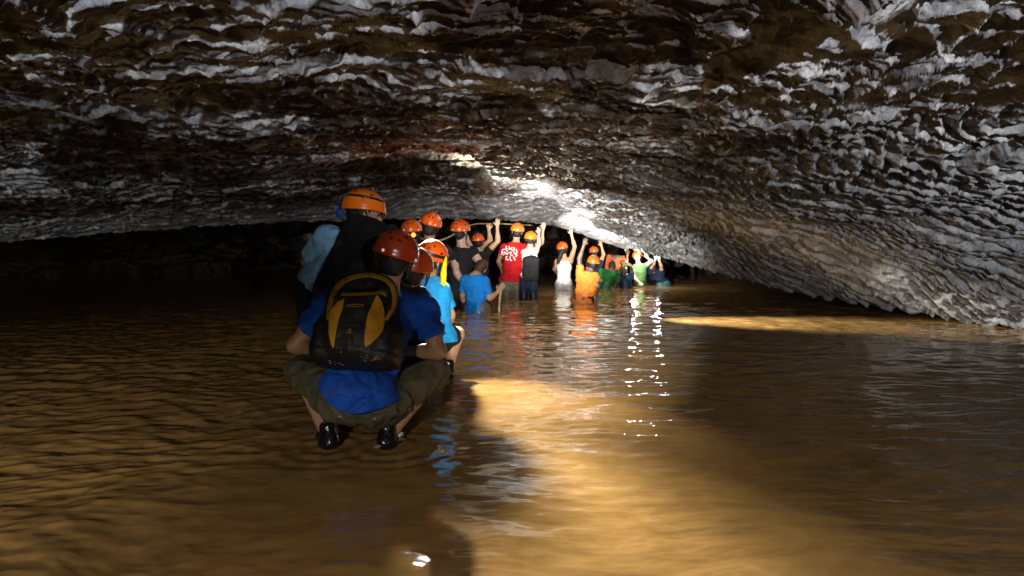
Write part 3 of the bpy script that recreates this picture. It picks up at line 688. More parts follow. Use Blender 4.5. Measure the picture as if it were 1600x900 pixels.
# ------------------------------------------------------------------ helmets
def dome_pt(th, ph, a, b, c, off=0):
    """th from the crown (0) to the rim (~1.75), ph 0 = forward, PI/2 = right"""
    st, ct = np.sin(th), np.cos(th)
    k = 1 - 0.05 * np.clip(th - 1.35, 0, 1)
    return np.stack([(a + off) * st * np.sin(ph) * k, (b + off) * st * np.cos(ph) * k, (c + off) * np.where(ct > 0, ct, ct * 0.9)], -1)
def make_helmet(P, size=1.0, m='orange', band=None, vents=True, lampc=None, strap=True, clips=(2.6, 3.7), roll=0.0, tilt=0.0, scale=1.0, clipmat='reflector_glow', rim=1.72):
    H, HR, P0 = P['H'], P['HR'], P['P0']; z = size * scale
    r, f, u = HR
    if tilt or roll:
        q = Matrix.Rotation(tilt, 3, Vector(r)) @ Matrix.Rotation(roll, 3, Vector(f)); q = np.array(q)
        r, f, u = q @ r, q @ f, q @ u
    a, b, c = 0.116 * z, 0.134 * z, 0.118 * z
    C0 = H + u * 0.030 * z - f * 0.004
    def W(L): return C0 + L[..., 0:1] * r + L[..., 1:2] * f + L[..., 2:3] * u - P0
    nt_, np_ = 26, 64
    ths = np.linspace(0.001, rim, nt_); phs = np.linspace(0, 2 * PI, np_, endpoint=False)
    T, PH = np.meshgrid(ths, phs, indexing='ij')
    T2 = T * (1 + (np.clip(-np.cos(PH), 0, 1) * 0.06 - np.clip(np.cos(PH), 0, 1) * 0.04) * sstep(0.9, 1.7, T))
    offs = 0.004 * z * np.exp(-((T - (rim - 0.05)) / 0.06) ** 2) - 0.0035 * z * np.exp(-((T - 1.28) / 0.03) ** 2) + 0.003 * z * np.exp(-((np.sin(PH) * np.sin(T)) / 0.16) ** 2)
    O = W(dome_pt(T2, PH, a, b, c) * (1 + offs / (0.12 * z))[..., None]); Iin = W(dome_pt(T2, PH, a, b, c, -0.010 * z))[::-1]
    V = np.concatenate([O.reshape(-1, 3), Iin.reshape(-1, 3)]); n2 = nt_ * 2
    ii = np.arange(n2 - 1)[:, None] * np_ + np.arange(np_)[None, :]; jj = np.arange(n2 - 1)[:, None] * np_ + ((np.arange(np_) + 1) % np_)[None, :]
    Q = np.stack([ii, ii + np_, jj + np_, jj], -1).reshape(-1, 4)
    hm = mesh_np('helmet', V, Q, M[m], P['obj'])
    def patch(name, tc, pc, rt, rp, mt, off=0.0015, n=12):
        ang = np.linspace(0, 2 * PI, n, endpoint=False); vs = []
        for k, o_ in ((1.0, -0.001), (1.0, off), (0.55, off * 1.6), (0.0001, off * 1.7)):
            vs.append(W(dome_pt(tc + rt * k * np.sin(ang), pc + rp * k * np.cos(ang), a, b, c, o_ * 1.0 * z)))
        V = np.concatenate(vs); i = np.arange(3)[:, None] * n + np.arange(n)[None, :]; j = np.arange(3)[:, None] * n + ((np.arange(n) + 1) % n)[None, :]
        Q = np.stack([i, j, j + n, i + n], -1).reshape(-1, 4); return mesh_np(name, V, Q, M[mt], hm)
    if vents:
        for pc, tc in ((PI - 0.55, 0.75), (PI + 0.55, 0.75), (PI - 0.2, 1.02), (PI + 0.2, 1.02), (PI / 2 - 0.1, 0.85), (-PI / 2 + 0.1, 0.85), (0.4, 0.8), (-0.4, 0.8), (PI / 2 + .35, 1.1), (-PI / 2 - .35, 1.1)):
            patch('vent', tc, pc, 0.07, 0.13, 'black_plastic')
    for pc in clips: patch('strap_clip', rim - 0.10, pc, 0.07, 0.07, clipmat, 0.004)
    if band:
        t0, t1 = band[0], band[1]
        pp = np.linspace(0, 2 * PI, 64, endpoint=False)
        rows = [W(dome_pt(np.full(64, t), pp, a, b, c, o_ * z)) for t, o_ in ((t0, -0.002), (t0, 0.004), (t1, 0.004), (t1, -0.002))]
        V = np.concatenate(rows); i = np.arange(3)[:, None] * 64 + np.arange(64)[None, :]; j = np.arange(3)[:, None] * 64 + ((np.arange(64) + 1) % 64)[None, :]
        mesh_np('headlamp_strap', V, np.stack([i, i + 64, j + 64, j], -1).reshape(-1, 4), M['black_plastic'], hm)
    if lampc:
        # housing with a round lens at the brow
        c0 = C0 + f * (b * 0.93 + 0.012 * z) + u * 0.045 * z
        hb = RBox(c0, (0.028 * z, 0.018 * z, 0.020 * z), np.stack([r, f, u]), 0.009 * z); lo, hi = bounds([hb], 0.01); V, Q = surf_nets(lambda X: hb(X), lo, hi, 0.005)
        mesh_np('headlamp', V - P0, Q, M['black_plastic'], hm)
        le = Ell(c0 + f * 0.017 * z, (0.017 * z, 0.008 * z, 0.017 * z), np.stack([r, f, u])); lo, hi = bounds([le], 0.005); V, Q = surf_nets(lambda X: le(X), lo, hi, 0.003)
        mesh_np('headlamp_lens', V - P0, Q, M[lampc], hm)
    if strap:
        for s_ in (-1, 1):
            p0 = C0 + s_ * r * 0.100 * z - u * 0.012 * z - f * 0.02 * z; p1 = C0 + s_ * r * 0.079 * z - u * 0.10 * z + f * 0.025 * z; p2 = C0 + s_ * r * 0.02 * z - u * 0.158 * z + f * 0.065 * z
            tube('chin_strap', [p0 - P0, p1 - P0, p2 - P0], 0.0055 * z, M['black_plastic'], hm)
            p0 = C0 + s_ * r * 0.09 * z - u * 0.02 * z - f * 0.07 * z
            tube('chin_strap', [p0 - P0, p1 - P0], 0.005 * z, M['black_plastic'], hm)
    P['helmet'] = hm; P['hat'] = (C0, r, f, u, a, b, c)
def tube(name, pts, rad, m, parent=None, seg=8):
    pts = [np.asarray(p, float) for p in pts]
    # Catmull-Rom resample
    if len(pts) > 2:
        q = [pts[0]] + pts + [pts[-1]]; out = []
        for i in range(1, len(q) - 2):
            for t in np.linspace(0, 1, 7)[:-1]:
                a, b, c, d = q[i-1], q[i], q[i+1], q[i+2]
                out.append(0.5 * (2*b + (c-a)*t + (2*a-5*b+4*c-d)*t*t + (3*b-a-3*c+d)*t**3))
        pts = out + [pts[-1]]
    V = []; n = len(pts); rr = rad if hasattr(rad, '__len__') else [rad] * n
    rr = np.interp(np.linspace(0, 1, n), np.linspace(0, 1, len(rr)), rr)
    ref = np.array([0.3, 0.2, 1.0])
    for i, p in enumerate(pts):
        d = nrm(pts[min(i+1, n-1)] - pts[max(i-1, 0)]); a = nrm(np.cross(d, ref)) if abs(d @ nrm(ref)) < 0.98 else nrm(np.cross(d, [1, 0, 0])); b = np.cross(d, a)
        for k in range(seg):
            t = 2 * PI * k / seg; V.append(p + rr[i] * (a * math.cos(t) + b * math.sin(t)))
    Q = [[i*seg+k, i*seg+(k+1) % seg, (i+1)*seg+(k+1) % seg, (i+1)*seg+k] for i in range(n-1) for k in range(seg)]
    V.append(pts[0]); V.append(pts[-1]); e0 = len(V) - 2; e1 = len(V) - 1
    for k in range(0, seg, 2):
        Q.append([e0, (k+2) % seg, (k+1) % seg, k]); b0 = (n-1) * seg; Q.append([e1, b0+k, b0+k+1, b0+(k+2) % seg])
    return mesh_np(name, np.array(V), Q, m, parent)

# --- strips and patches sewn onto a surface (found with rays from the photograph's viewpoint, then given thickness)
def bvh_of(objs):
    vs = []; ps = []; off = 0
    for o in objs:
        mw = Matrix.Translation(o.location if o.parent is None else o.parent.location + o.location)
        me = o.data; vs += [mw @ v.co for v in me.vertices]; ps += [[i + off for i in p.vertices] for p in me.polygons]; off = len(vs)
    return BVHTree.FromPolygons(vs, ps)
EYE = Vector((0, 0, CAMH))
def cast(bvh, px, py, dflt=None):
    d = Vector(at(px, py, 5.0)) - EYE; d.normalize(); hit = bvh.ray_cast(EYE, d)
    if hit[0] is None: return dflt
    return np.array(hit[0])
def sewn(name, bvh, rows, m, parent, P0, Yd, thick=0.004):
    """rows: list of lists of (px,py); every row same length -> a sheet lying on the surface"""
    nr = len(rows); nc = len(rows[0]); pts = np.zeros((nr, nc, 3)); ok = np.zeros((nr, nc), bool)
    for i in range(nr):
        for j in range(nc):
            h = cast(bvh, *rows[i][j])
            if h is not None and abs(h[1] - Yd) < 1.0: pts[i, j] = h; ok[i, j] = True
    if not ok.any(): return None
    last = pts[ok][0]
    for i in range(nr):
        for j in range(nc):
            if not ok[i, j]:
                k = np.argwhere(ok); kk = k[np.argmin(np.abs(k - [i, j]).sum(1))]
                pts[i, j] = at(*rows[i][j], pts[kk[0], kk[1], 1])
    nrmv = np.array(EYE) - pts; nrmv /= np.linalg.norm(nrmv, axis=2, keepdims=True)
    A = pts + nrmv * thick; B = pts - nrmv * thick
    V = np.concatenate([A.reshape(-1, 3), B.reshape(-1, 3)]) - P0; N = nr * nc
    g = grid_quads(nr, nc); Q = [g, g[:, ::-1] + N]
    per = [(0, j) for j in range(nc)] + [(i, nc-1) for i in range(1, nr)] + [(nr-1, j) for j in range(nc-2, -1, -1)] + [(i, 0) for i in range(nr-2, 0, -1)]
    pi = np.array([i * nc + j for i, j in per]); pj = np.roll(pi, -1)
    Q.append(np.stack([pj, pi, pi + N, pj + N], 1))
    return mesh_np(name, V, np.concatenate(Q), m, parent)
def spline2(pts, n):
    pts = np.array(pts, float); s = np.r_[0, np.cumsum(np.linalg.norm(np.diff(pts[:, :2], axis=0), axis=1))]
    t = np.linspace(0, s[-1], n); res = np.stack([np.interp(t, s, pts[:, k]) for k in range(pts.shape[1])], 1)
    for _ in range(2): res[1:-1] = 0.25 * res[:-2] + 0.5 * res[1:-1] + 0.25 * res[2:]
    return res
def strip(name, bvh, line, m, parent, P0, Yd, n=20, thick=0.004, nc=4):
    """line: (px,py,width px)"""
    L = spline2(line, n); rows = []
    for i in range(n):
        d = L[min(i+1, n-1), :2] - L[max(i-1, 0), :2]; d /= max(1e-6, np.linalg.norm(d)); nn = np.array([-d[1], d[0]])
        rows.append([tuple(L[i, :2] + nn * L[i, 2] * (k / (nc - 1) - 0.5)) for k in range(nc)])
    return sewn(name, bvh, rows, m, parent, P0, Yd, thick)
def leaf(name, bvh, rws, m, parent, P0, Yd, n=18, nc=8, thick=0.004):
    """rws: (py, x left, x right)"""
    a = np.array(rws, float); ys = np.linspace(a[0, 0], a[-1, 0], n); xl = np.interp(ys, a[:, 0], a[:, 1]); xr = np.interp(ys, a[:, 0], a[:, 2])
    rows = [[(xl[i] + (xr[i] - xl[i]) * k / (nc - 1), ys[i]) for k in range(nc)] for i in range(n)]
    return sewn(name, bvh, rows, m, parent, P0, Yd, thick)

# ------------------------------------------------------------------ the cavers
Z = np.array
G = 'cavers wading in a line'
# 1. squatting man with the backpack
y0 = 3.50
man = make_person('man squatting in royal blue t-shirt and olive shorts, nearest of the cavers', dict(
    hd=at(616, 405, y0 + 0.20), nk=at(604, 457, y0 + 0.15), pv=at(563, 613, y0 - 0.02),
    ls=at(512, 478, y0 + 0.10), rs=at(661, 486, y0 + 0.12),
    le=at(460, 540, y0 + 0.06), lw=at(525, 545, y0 + 0.26), re=at(686, 549, y0 + 0.06), rw=at(630, 548, y0 + 0.26),
    ld=at(575, 540, y0 + 0.42), rd=at(575, 545, y0 + 0.42),
    lh=at(535, 628, y0 + 0.02), rh=at(596, 630, y0 + 0.02), lk=at(472, 581, y0 + 0.26), rk=at(680, 583, y0 + 0.26),
    la=at(513, 682, y0 + 0.02), ra=at(606, 682, y0 + 0.02), lt=at(503, 684, y0 + 0.20), rt=at(622, 684, y0 + 0.20)),
    face_deg=2, group=G, skin='skin', h=0.009, hh=0.006, top=('cotton_blue', 0.62, 0.085, 't_shirt'), bottom=('olive', 1.04, 'shorts'),
    shoes='rubber', helmet=dict(m='orange_shaded', clips=(PI - 0.05 + 0.95 - 0.55, PI - 1.3), vents=True, tilt=0.05, roll=0.10, scale=1.08), hands=(0.6, 0.6), build=1.12, wr=0.019, thick=1.2,
    head_up=at(622, 380, y0 + 0.22) - at(606, 455, y0 + 0.18))
MP0 = man['P0']
# backpack: its own thing
def backpack():
    c = at(563, 503, y0 - 0.10); up = nrm(at(575, 440, y0 + 0.02) - at(556, 570, y0 - 0.16)); r, f, u = frame((0.05, 1, 0), up); R = np.stack([r, f, u])
    main = RBox(c, (0.178, 0.115, 0.225), R, 0.075)
    low = RBox(c - u * 0.125 - f * 0.01, (0.208, 0.115, 0.105), R, 0.06)
    pocket = RBox(c - f * 0.085 - u * 0.035, (0.125, 0.075, 0.165), R, 0.06)
    side = [Ell(c + s_ * r * 0.175 - u * 0.09 + f * 0.01, (0.050, 0.09, 0.13), R) for s_ in (-1, 1)]
    lid = Ell(c + u * 0.18 - f * 0.01, (0.15, 0.11, 0.07), R)
    pr = [main, low, pocket, lid] + side
    P0 = Z([c[0], c[1], 0.0])
    def fn(P):
        d = union(P, pr, 0.025)
        q = (P - c) @ R.T
        d = d + 0.006 * np.exp(-((q[:, 2] - 0.125) / 0.008) ** 2) + 0.006 * np.exp(-((q[:, 2] + 0.165) / 0.008) ** 2) * (q[:, 1] < 0)
        return wrinkle(P, d, 0.008, 9, 12)
    lo, hi = bounds(pr, 0.01); V, Q = surf_nets(fn, lo, hi, 0.008)
    root = bpy.data.objects.new('backpack', None); COL.objects.link(root); root.location = P0
    tag(root, 'black backpack with curved yellow side panels on the squatting man in blue', 'backpack')
    b = mesh_np('pack_body', V - P0, Q, M['pack_black'], root)
    bv = bvh_of([b]) if False else BVHTree.FromPolygons([tuple(v) for v in V], [tuple(int(i) for i in q) for q in Q])
    Yd = y0 - 0.2
    leaf('yellow_panel', bv, [(467, 535, 538), (480, 520, 536), (500, 514, 529), (520, 513, 525), (538, 517, 522), (544, 520, 521)], M['pack_yellow'], root, P0, Yd)
    leaf('yellow_panel', bv, [(461, 588, 590), (472, 583, 597), (487, 576, 601), (503, 572, 601), (518, 570, 598), (530, 569, 588), (542, 570, 573)], M['pack_yellow'], root, P0, Yd)
    strip('haul_loop', bv, [(512, 500, 5), (514, 480, 8), (522, 455, 9), (534, 440, 9), (556, 431, 7), (578, 429, 7), (598, 434, 7), (612, 444, 8), (617, 462, 7), (616, 478, 7), (608, 492, 6), (603, 500, 5)], M['strap_yellow'], root, P0, Yd, n=44)
    strip('strap', bv, [(533, 460, 5), (560, 459, 5), (585, 458, 5), (600, 456, 6), (604, 463, 3)], M['strap_yellow'], root, P0, Yd, n=16)
    strip('strap', bv, [(512, 494, 4), (520, 485, 6), (531, 470, 4)], M['pack_yellow'], root, P0, Yd, n=8)
    for pts in ([(541, 478, 1.2), (548, 475, 1.2), (560, 475.5, 1.2), (570, 476, 1.2), (571, 478.5, 1.2), (562, 478.5, 1.2), (541, 478.5, 1.2)],
                [(545, 514, 1.4), (548, 514, 1.4), (549, 516, 1.4), (545, 516.5, 1.4), (544, 515, 1.4)], [(541, 519, 1.3), (545, 517.5, 1.3), (550, 520, 1.3), (541, 520.5, 1.3)]):
        strip('logo', bv, pts, M['strap_yellow'], root, P0, Yd, n=16, thick=0.002, nc=2)
    strip('logo', bv, [(583, 561, 1.2), (589, 556, 1.2), (594, 561, 1.2), (583, 561.5, 1.2)], M['strap_yellow'], root, P0, Yd, n=10, thick=0.002, nc=2)
    rr = random.Random(5)
    for (x, y, n) in ((571, 557, 5), (574, 562, 6), (521, 566, 5), (530, 568, 4), (537, 549, 1), (585, 562, 3)):
        for k in range(n):
            xx = x + rr.uniform(-8, 8); yy = y + rr.uniform(-2, 2); a = rr.uniform(-0.5, 0.7); l = rr.uniform(1.5, 4)
            strip('mud_splash', bv, [(xx, yy, rr.uniform(0.5, 1.2)), (xx + l * math.cos(a), yy + l * math.sin(a), rr.uniform(0.3, 0.9))], M['mud_shade'], root, P0, Yd, n=3, thick=0.0015, nc=2)
    # buckles and zip pulls
    for (x, y, s_) in ((525, 466, 0.012), (608, 480, 0.012)):
        h = cast(bv, x, y)
        if h is None: continue
        e = RBox(h, (s_, 0.008, s_ * 1.2), R, 0.005); lo, hi = bounds([e], 0.004); V2, Q2 = surf_nets(lambda P: e(P), lo, hi, 0.004); mesh_np('buckle', V2 - P0, Q2, M['black_plastic'], root)
    for x in (552, 590): tube('zip', [at(x - 14, 463, y0 - 0.255) - P0, at(x - 14, 466, y0 - 0.26) - P0], 0.003, M['black_plastic'], root)
backpack()
bs = BVHTree.FromPolygons([tuple(Vector(v.co) + Vector(MP0)) for v in man['bottom'].data.vertices], [tuple(p.vertices) for p in man['bottom'].data.polygons])
for nm, ln in (('seam', [(557, 640, 0.8), (557, 655, 0.8), (556, 667, 0.8)]), ('pocket_seam', [(580, 648, 0.8), (600, 646, 0.8), (622, 638, 0.8)]), ('pocket_seam', [(580, 648, 0.8), (584, 660, 0.8), (598, 664, 0.8)])):
    strip(nm, bs, ln, M['black_cloth'], man['obj'], MP0, y0, n=10, thick=0.0012, nc=2)
for ln in ([(541, 645, 3), (550, 645.5, 4)], [(526, 652, 2), (534, 650, 2.4)], [(582, 655, 3), (587, 655, 2.6)]): strip('mud_patch', bs, ln, M['mud_shade'], man['obj'], MP0, y0, n=4, thick=0.001, nc=3)

# 2. half hidden caver in rust clothing right behind him
y1 = 4.35
make_person('caver in black mostly hidden behind the squatting man, dull orange helmet at his shoulder', dict(
    hd=at(646, 424, y1), nk=at(642, 452, y1), pv=at(640, 560, y1 - 0.1), ls=at(625, 462, y1), rs=at(654, 468, y1),
    lk=at(620, 545, y1 + 0.3), rk=at(662, 545, y1 + 0.3), la=at(625, 600, y1 + 0.1), ra=at(656, 600, y1 + 0.1),
    re=at(657, 500, y1 + 0.15), rw=at(650, 500, y1 + 0.35), le=at(625, 500, y1 + .15), lw=at(630, 500, y1 + .35)), group=G, skin='skin_tan', h=0.015,
    top=('black_cloth', 0.7, 0.08, 't_shirt'), bottom=('black_cloth', 0.9, 'shorts'), size=0.9, helmet=dict(m='orange_shaded', clips=(), scale=1.2))

# 3. squatting caver in light blue, yellow strap
y2 = 5.05
P3 = make_person('squatting caver in sky blue t-shirt and black shorts with a yellow neck strap', dict(
    hd=at(673, 405, y2 + 0.05), nk=at(668, 437, y2), pv=at(676, 527, y2 - 0.05),
    ls=at(650, 455, y2 - .02), rs=at(690, 457, y2 + 0.05), re=at(703, 492, y2 + 0.12), rw=at(700, 508, y2 + 0.35), le=at(645, 500, y2 + .1), lw=at(660, 505, y2 + .3),
    lh=at(664, 533, y2), rh=at(684, 533, y2), lk=at(645, 520, y2 + 0.33), rk=at(714, 522, y2 + 0.22), la=at(660, 580, y2 + 0.1), ra=at(700, 577, y2 + 0.05),
    lt=at(660, 582, y2 + .25), rt=at(706, 584, y2 + 0.2)), face_deg=20, group=G, skin='skin', h=0.011, hh=0.007,
    top=('light_blue', 0.65, 0.05, 't_shirt'), bottom=('black_cloth', 0.78, 'shorts'), shoes='rubber', build=1.0,
    head_up=at(684, 365, y2 + .03) - at(668, 430, y2), helmet=dict(m='orange', band=(1.22, 1.42), clips=(PI - 0.6, PI + 0.9), tilt=0.12, roll=0.22, scale=1.0, rim=1.66), head_fwd=(0.5, 1, 0))
pb = BVHTree.FromPolygons([tuple(Vector(v.co) + Vector(P3['P0'])) for v in P3['top'].data.vertices], [tuple(p.vertices) for p in P3['top'].data.polygons])
tube('yellow_strap', [at(697, 401, y2 - 0.02) - P3['P0'], at(695, 412, y2 - .07) - P3['P0'], at(693, 428, y2 - .08) - P3['P0'], at(693, 447, y2 - .06) - P3['P0'], at(698, 462, y2 - .02) - P3['P0']], [0.006, 0.015, 0.024, 0.022, 0.012], M['yellow'], P3['obj'], 10)

# 4. bent caver on the left, pale blue shirt, dark pack
y3 = 4.35
P4 = make_person('tall stooping caver in pale blue shirt and dark trousers at the left of the group', dict(
    hd=at(568, 334, y3 - 0.02), nk=at(545, 368, y3), pv=at(505, 448, y3 + 0.03), ls=at(507, 372, y3 - 0.03), rs=at(578, 384, y3 + 0.02),
    le=at(480, 408, y3 + 0.12), lw=at(500, 440, y3 + 0.26), re=at(590, 440, y3 + .1), rw=at(560, 455, y3 + .3),
    lh=at(490, 458, y3), rh=at(520, 458, y3 + .05), lk=at(489, 545, y3 + 0.25), rk=at(540, 545, y3 + 0.25), la=at(495, 650, y3 - 0.02), ra=at(535, 650, y3 - 0.02)),
    fwd=(0.75, 0.75, 0), group=G, skin='skin', h=0.013, top=('pale_blue', 0.75, 0.02, 'shirt'), bottom=('navy', 1.8, 'trousers'), wr=0.012, build=1.1,
    head_up=(0.10, 0.1, 1), head_fwd=(1, 0.55, -0.25), helmet=dict(m='orange_bright', band=(1.0, 1.12), clips=(), vents=True, tilt=-0.05, scale=1.05))
def soft_pack(label, c, R, half, P0, m='black_cloth', seed=3, rd=0.07):
    main = RBox(c, half, R, rd); lid = Ell(c + R[2] * half[2] * 0.85, (half[0] * 0.8, half[1] * 0.9, 0.06), R); pk = RBox(c - R[1] * half[1] * 0.8 - R[2] * half[2] * 0.25, (half[0] * 0.65, half[1] * 0.45, half[2] * 0.5), R, 0.03)
    pr = [main, lid, pk]; lo, hi = bounds(pr, 0.01); V, Q = surf_nets(lambda P: wrinkle(P, union(P, pr, 0.03), 0.008, 9, seed), lo, hi, 0.012)
    root = bpy.data.objects.new('backpack', None); COL.objects.link(root); root.location = P0; tag(root, label, 'backpack')
    mesh_np('pack_body', V - P0, Q, M[m], root)
    for s_ in (-1, 1):
        a = c + R[1] * half[1] * 0.9 + R[0] * s_ * half[0] * 0.6
        tube('shoulder_strap', [a + R[2] * half[2] * 0.7 - P0, a + R[2] * half[2] * 1.02 + R[1] * 0.08 - P0, a + R[2] * half[2] * 0.5 + R[1] * 0.20 - P0, a - R[2] * half[2] * 0.6 + R[1] * 0.05 - P0], 0.014, M[m], root)
    return root
R4 = P4['R']
soft_pack('big black backpack worn by the stooping caver in the pale blue shirt', at(560, 420, y3 - 0.16), np.stack([R4[0], R4[1], R4[2]]), Z([0.19, 0.13, 0.30]), Z([*at(560, 420, y3 - 0.16)[:2], 0]))
# blue scarf with a pale rim at his nape
tube('scarf', [at(544, 308, y3 + 0.03) - P4['P0'], at(537, 316, y3 - 0.0) - P4['P0'], at(533, 326, y3 - 0.0) - P4['P0'], at(528, 338, y3 + .03) - P4['P0']], [0.015, 0.024, 0.022, 0.012], M['cotton_blue'], P4['obj'], 10)

# 5. two dark cavers close behind
y5 = 7.1
def sub_legs(px, y): return {}
P5 = make_person('caver in black with clean orange helmet and silver clip, tallest helmet of the middle group', dict(
    hd=at(672, 353, y5), nk=at(670, 385, y5), pv=at(668, 455, y5), le=at(640, 405, y5 + .1), lw=at(650, 425, y5 + .3), re=at(697, 405, y5 + .1), rw=at(690, 425, y5 + .3)),
    group=G, skin='skin_tan', top=('black_cloth', 0.7, 0.05, 't_shirt'), bottom=('navy', 1.6, 'trousers'), head_up=(0.12, 0, 1),
    helmet=dict(m='orange', clips=(PI - 0.55, PI + 1.25), roll=0.15, scale=1.0))
y5b = 6.7
make_person('caver in black with dark orange helmet, left of the clean orange helmet', dict(
    hd=at(643, 363, y5b), nk=at(641, 392, y5b), pv=at(640, 470, y5b), le=at(612, 425, y5b + .1), lw=at(622, 440, y5b + .3), re=at(668, 425, y5b + .1), rw=at(660, 440, y5b + .3)),
    group=G, skin='skin_tan', size=0.9, top=('black_cloth', 0.7, 0.05, 't_shirt'), bottom=('black_cloth', 1.6, 'trousers'), helmet=dict(m='orange', clips=(PI + 0.6, PI-.9), clipmat='reflector_glow', roll=-0.1))

# 6. caver in black shirt, bare arm with blue watch
y6 = 10.15
P6 = make_person('caver in black shirt with bare arms and a blue wristwatch', dict(
    hd=at(719, 362, y6), nk=at(722, 388, y6), pv=at(716, 452, y6), ls=at(709, 398, y6), rs=at(738, 392, y6), re=at(752, 414, y6 - 0.05), rw=at(732, 378, y6 + 0.15),
    le=at(713, 425, y6 - 0.15), lw=at(722, 442, y6 - 0.10), ld=at(718, 458, y6 - .1)),
    group=G, skin='skin_pale', h=0.011, top=('black_cloth', 0.35, 0.06, 't_shirt'), bottom=('black_cloth', 1.4, 'trousers'), head_fwd=(0.5, 1, 0), head_up=(-0.05, 0, 1),
    size=1.17, helmet=dict(m='orange', clips=(PI + 0.15, PI - 1.0, PI + 1.3), roll=0.1, scale=1.08))
Y6 = P6['P0']
tube('wristwatch', [at(718.5, 438, y6 - 0.13) - Y6, at(727, 441.5, y6 - 0.13) - Y6], 0.030, M['wrist_blue'], P6['obj'], 12)
tube('bracelet', [at(719, 448, y6 - 0.13) - Y6, at(727, 451, y6 - 0.13) - Y6], 0.030, M['wrist_pale'], P6['obj'], 12)

# 7. bending caver in bright blue t-shirt, brown hair
y7 = 9.9
P7 = make_person('bare headed caver bending down in bright blue t-shirt, left hand on a wooden stick', dict(
    hd=at(751, 418, y7 + 0.12), nk=at(741, 431, y7), pv=at(745, 482, y7), ls=at(728, 437, y7 + .02), rs=at(756, 440, y7), re=at(765, 466, y7 - 0.02), rw=at(777, 457, y7 + 0.05), rd=at(783, 449, y7 + 0.05),
    le=at(723, 460, y7 + 0.1), lw=at(725, 475, y7 + 0.2)), fwd=(0.3, 1, 0), group=G, skin='skin', h=0.011, hair='brown_hair',
    top=('bright_blue', 0.75, 0.12, 't_shirt'), bottom=('khaki', 0.9, 'shorts'), head_up=(0.5, 0.35, 0.75), build=1.0, size=1.08, helmet=None)
st = tube('walking_stick', [at(784, 446, y7 + 0.02), at(781, 465, y7), at(780, 478, y7), at(780, 500, y7)], [0.016, 0.02, 0.018, 0.014], M['wood'])
tag(st, 'knobbly pale wooden stick standing in the water by the bright blue t-shirt', 'stick')
# 7b white/khaki clad legs behind him
# 8. dark red helmet, red top, one arm up
y8 = 11.3
P8 = make_person('caver in black with arms raised to the roof, left of the red t-shirt', dict(
    hd=at(747, 377, y8), nk=at(748, 394, y8), pv=at(750, 442, y8), rs=at(759, 396, y8), re=at(778, 377, y8 - 0.02), rw=at(777, 355, y8), rd=at(778, 342, y8),
    ls=at(737, 398, y8), le=at(766, 375, y8 + 0.15), lw=at(764, 360, y8 + 0.1), ld=at(763, 350, y8 + .1)), group=G, skin='skin', h=0.014,
    top=('black_cloth', 0.4, 0.06, 't_shirt'), bottom=('navy', 1.6, 'trousers'), hands=(1.1, 0.5), helmet=dict(m='orange', clips=(PI - 0.1, PI + 0.35), scale=0.92))
# 9. man in the red t-shirt
y9 = 12.1
P9 = make_person('broad man in red t-shirt with white back print, right arm on the roof', dict(
    hd=at(808, 362, y9), nk=at(806, 380, y9), pv=at(800, 438, y9), ls=at(788, 387, y9), rs=at(829, 388, y9), re=at(846, 380, y9 - 0.02), rw=at(848, 360, y9), rd=at(850, 349, y9),
    le=at(779, 408, y9 + 0.1), lw=at(785, 425, y9 + 0.3), rn=np.array([0, 1, -.1])), group=G, skin='skin', h=0.013, build=1.36,
    top=('red', 0.45, 0.02, 't_shirt'), bottom=('khaki', 0.95, 'shorts'), hands=(0.4, 0.5), helmet=dict(m='orange_bright', clips=(PI - 0.1, PI + 0.5), scale=1.08))
tb = BVHTree.FromPolygons([tuple(Vector(v.co) + Vector(P9['P0'])) for v in P9['top'].data.vertices], [tuple(p.vertices) for p in P9['top'].data.polygons])
prs = [[(784, 398, 2), (784, 392, 2), (787, 388, 2), (789, 390, 2)], [(791, 384, 2), (791, 392, 2), (794, 392, 2)], [(795, 384, 2), (797, 391, 2), (800, 386, 2)], [(801, 387, 2), (804, 387, 2), (802, 394, 2)],
       [(806, 389, 2), (808, 393, 2), (806, 398, 2)], [(784, 394, 2), (790, 396, 2), (785, 399, 2)], [(788, 393, 2), (793, 398, 2)], [(799, 393, 2), (797, 399, 2), (802, 399, 2)], [(803, 395, 2), (809, 399, 2), (805, 401, 2)],
       [(792, 400, 2), (790, 406, 2), (795, 406, 2)], [(797, 400, 2), (797, 407, 2), (800, 407, 2)], [(802, 401, 2), (805, 407, 2)], [(790, 388, 1.4), (803, 391, 1.4)], [(792, 396, 1.6), (797, 394, 1.6)]]
for ln in prs: strip('shirt_print', tb, ln, M['white_cloth'], P9['obj'], P9['P0'], y9, n=8, thick=0.003, nc=3)

# 10. child beside him
y10 = 11.75
P10 = make_person('child with bright yellow orange helmet and black backpack beside the red t-shirt', dict(
    hd=at(829, 374, y10), nk=at(828, 388, y10), pv=at(826, 432, y10), rs=at(837, 393, y10), ls=at(818, 394, y10), re=at(842, 382, y10 + 0.02), rw=at(842, 366, y10 + 0.03), rd=at(842, 355, y10 + .03),
    le=at(822, 412, y10 + 0.1), lw=at(826, 425, y10 + 0.2)), group=G, skin='skin_pale', size=0.8, h=0.012, top=('white_cloth', 0, 0.04, 'tank_top'), bottom=('navy', 1.3, 'trousers'),
    helmet=dict(m='orange_bright', clips=(PI + 0.05,), scale=1.22))
Rp = P10['R']; soft_pack('small black backpack on the child with the yellow orange helmet', at(829, 420, y10 - 0.10), Rp, Z([0.135, 0.09, 0.20]), Z([*at(829, 416, y10 - 0.1)[:2], 0]), rd=0.04)

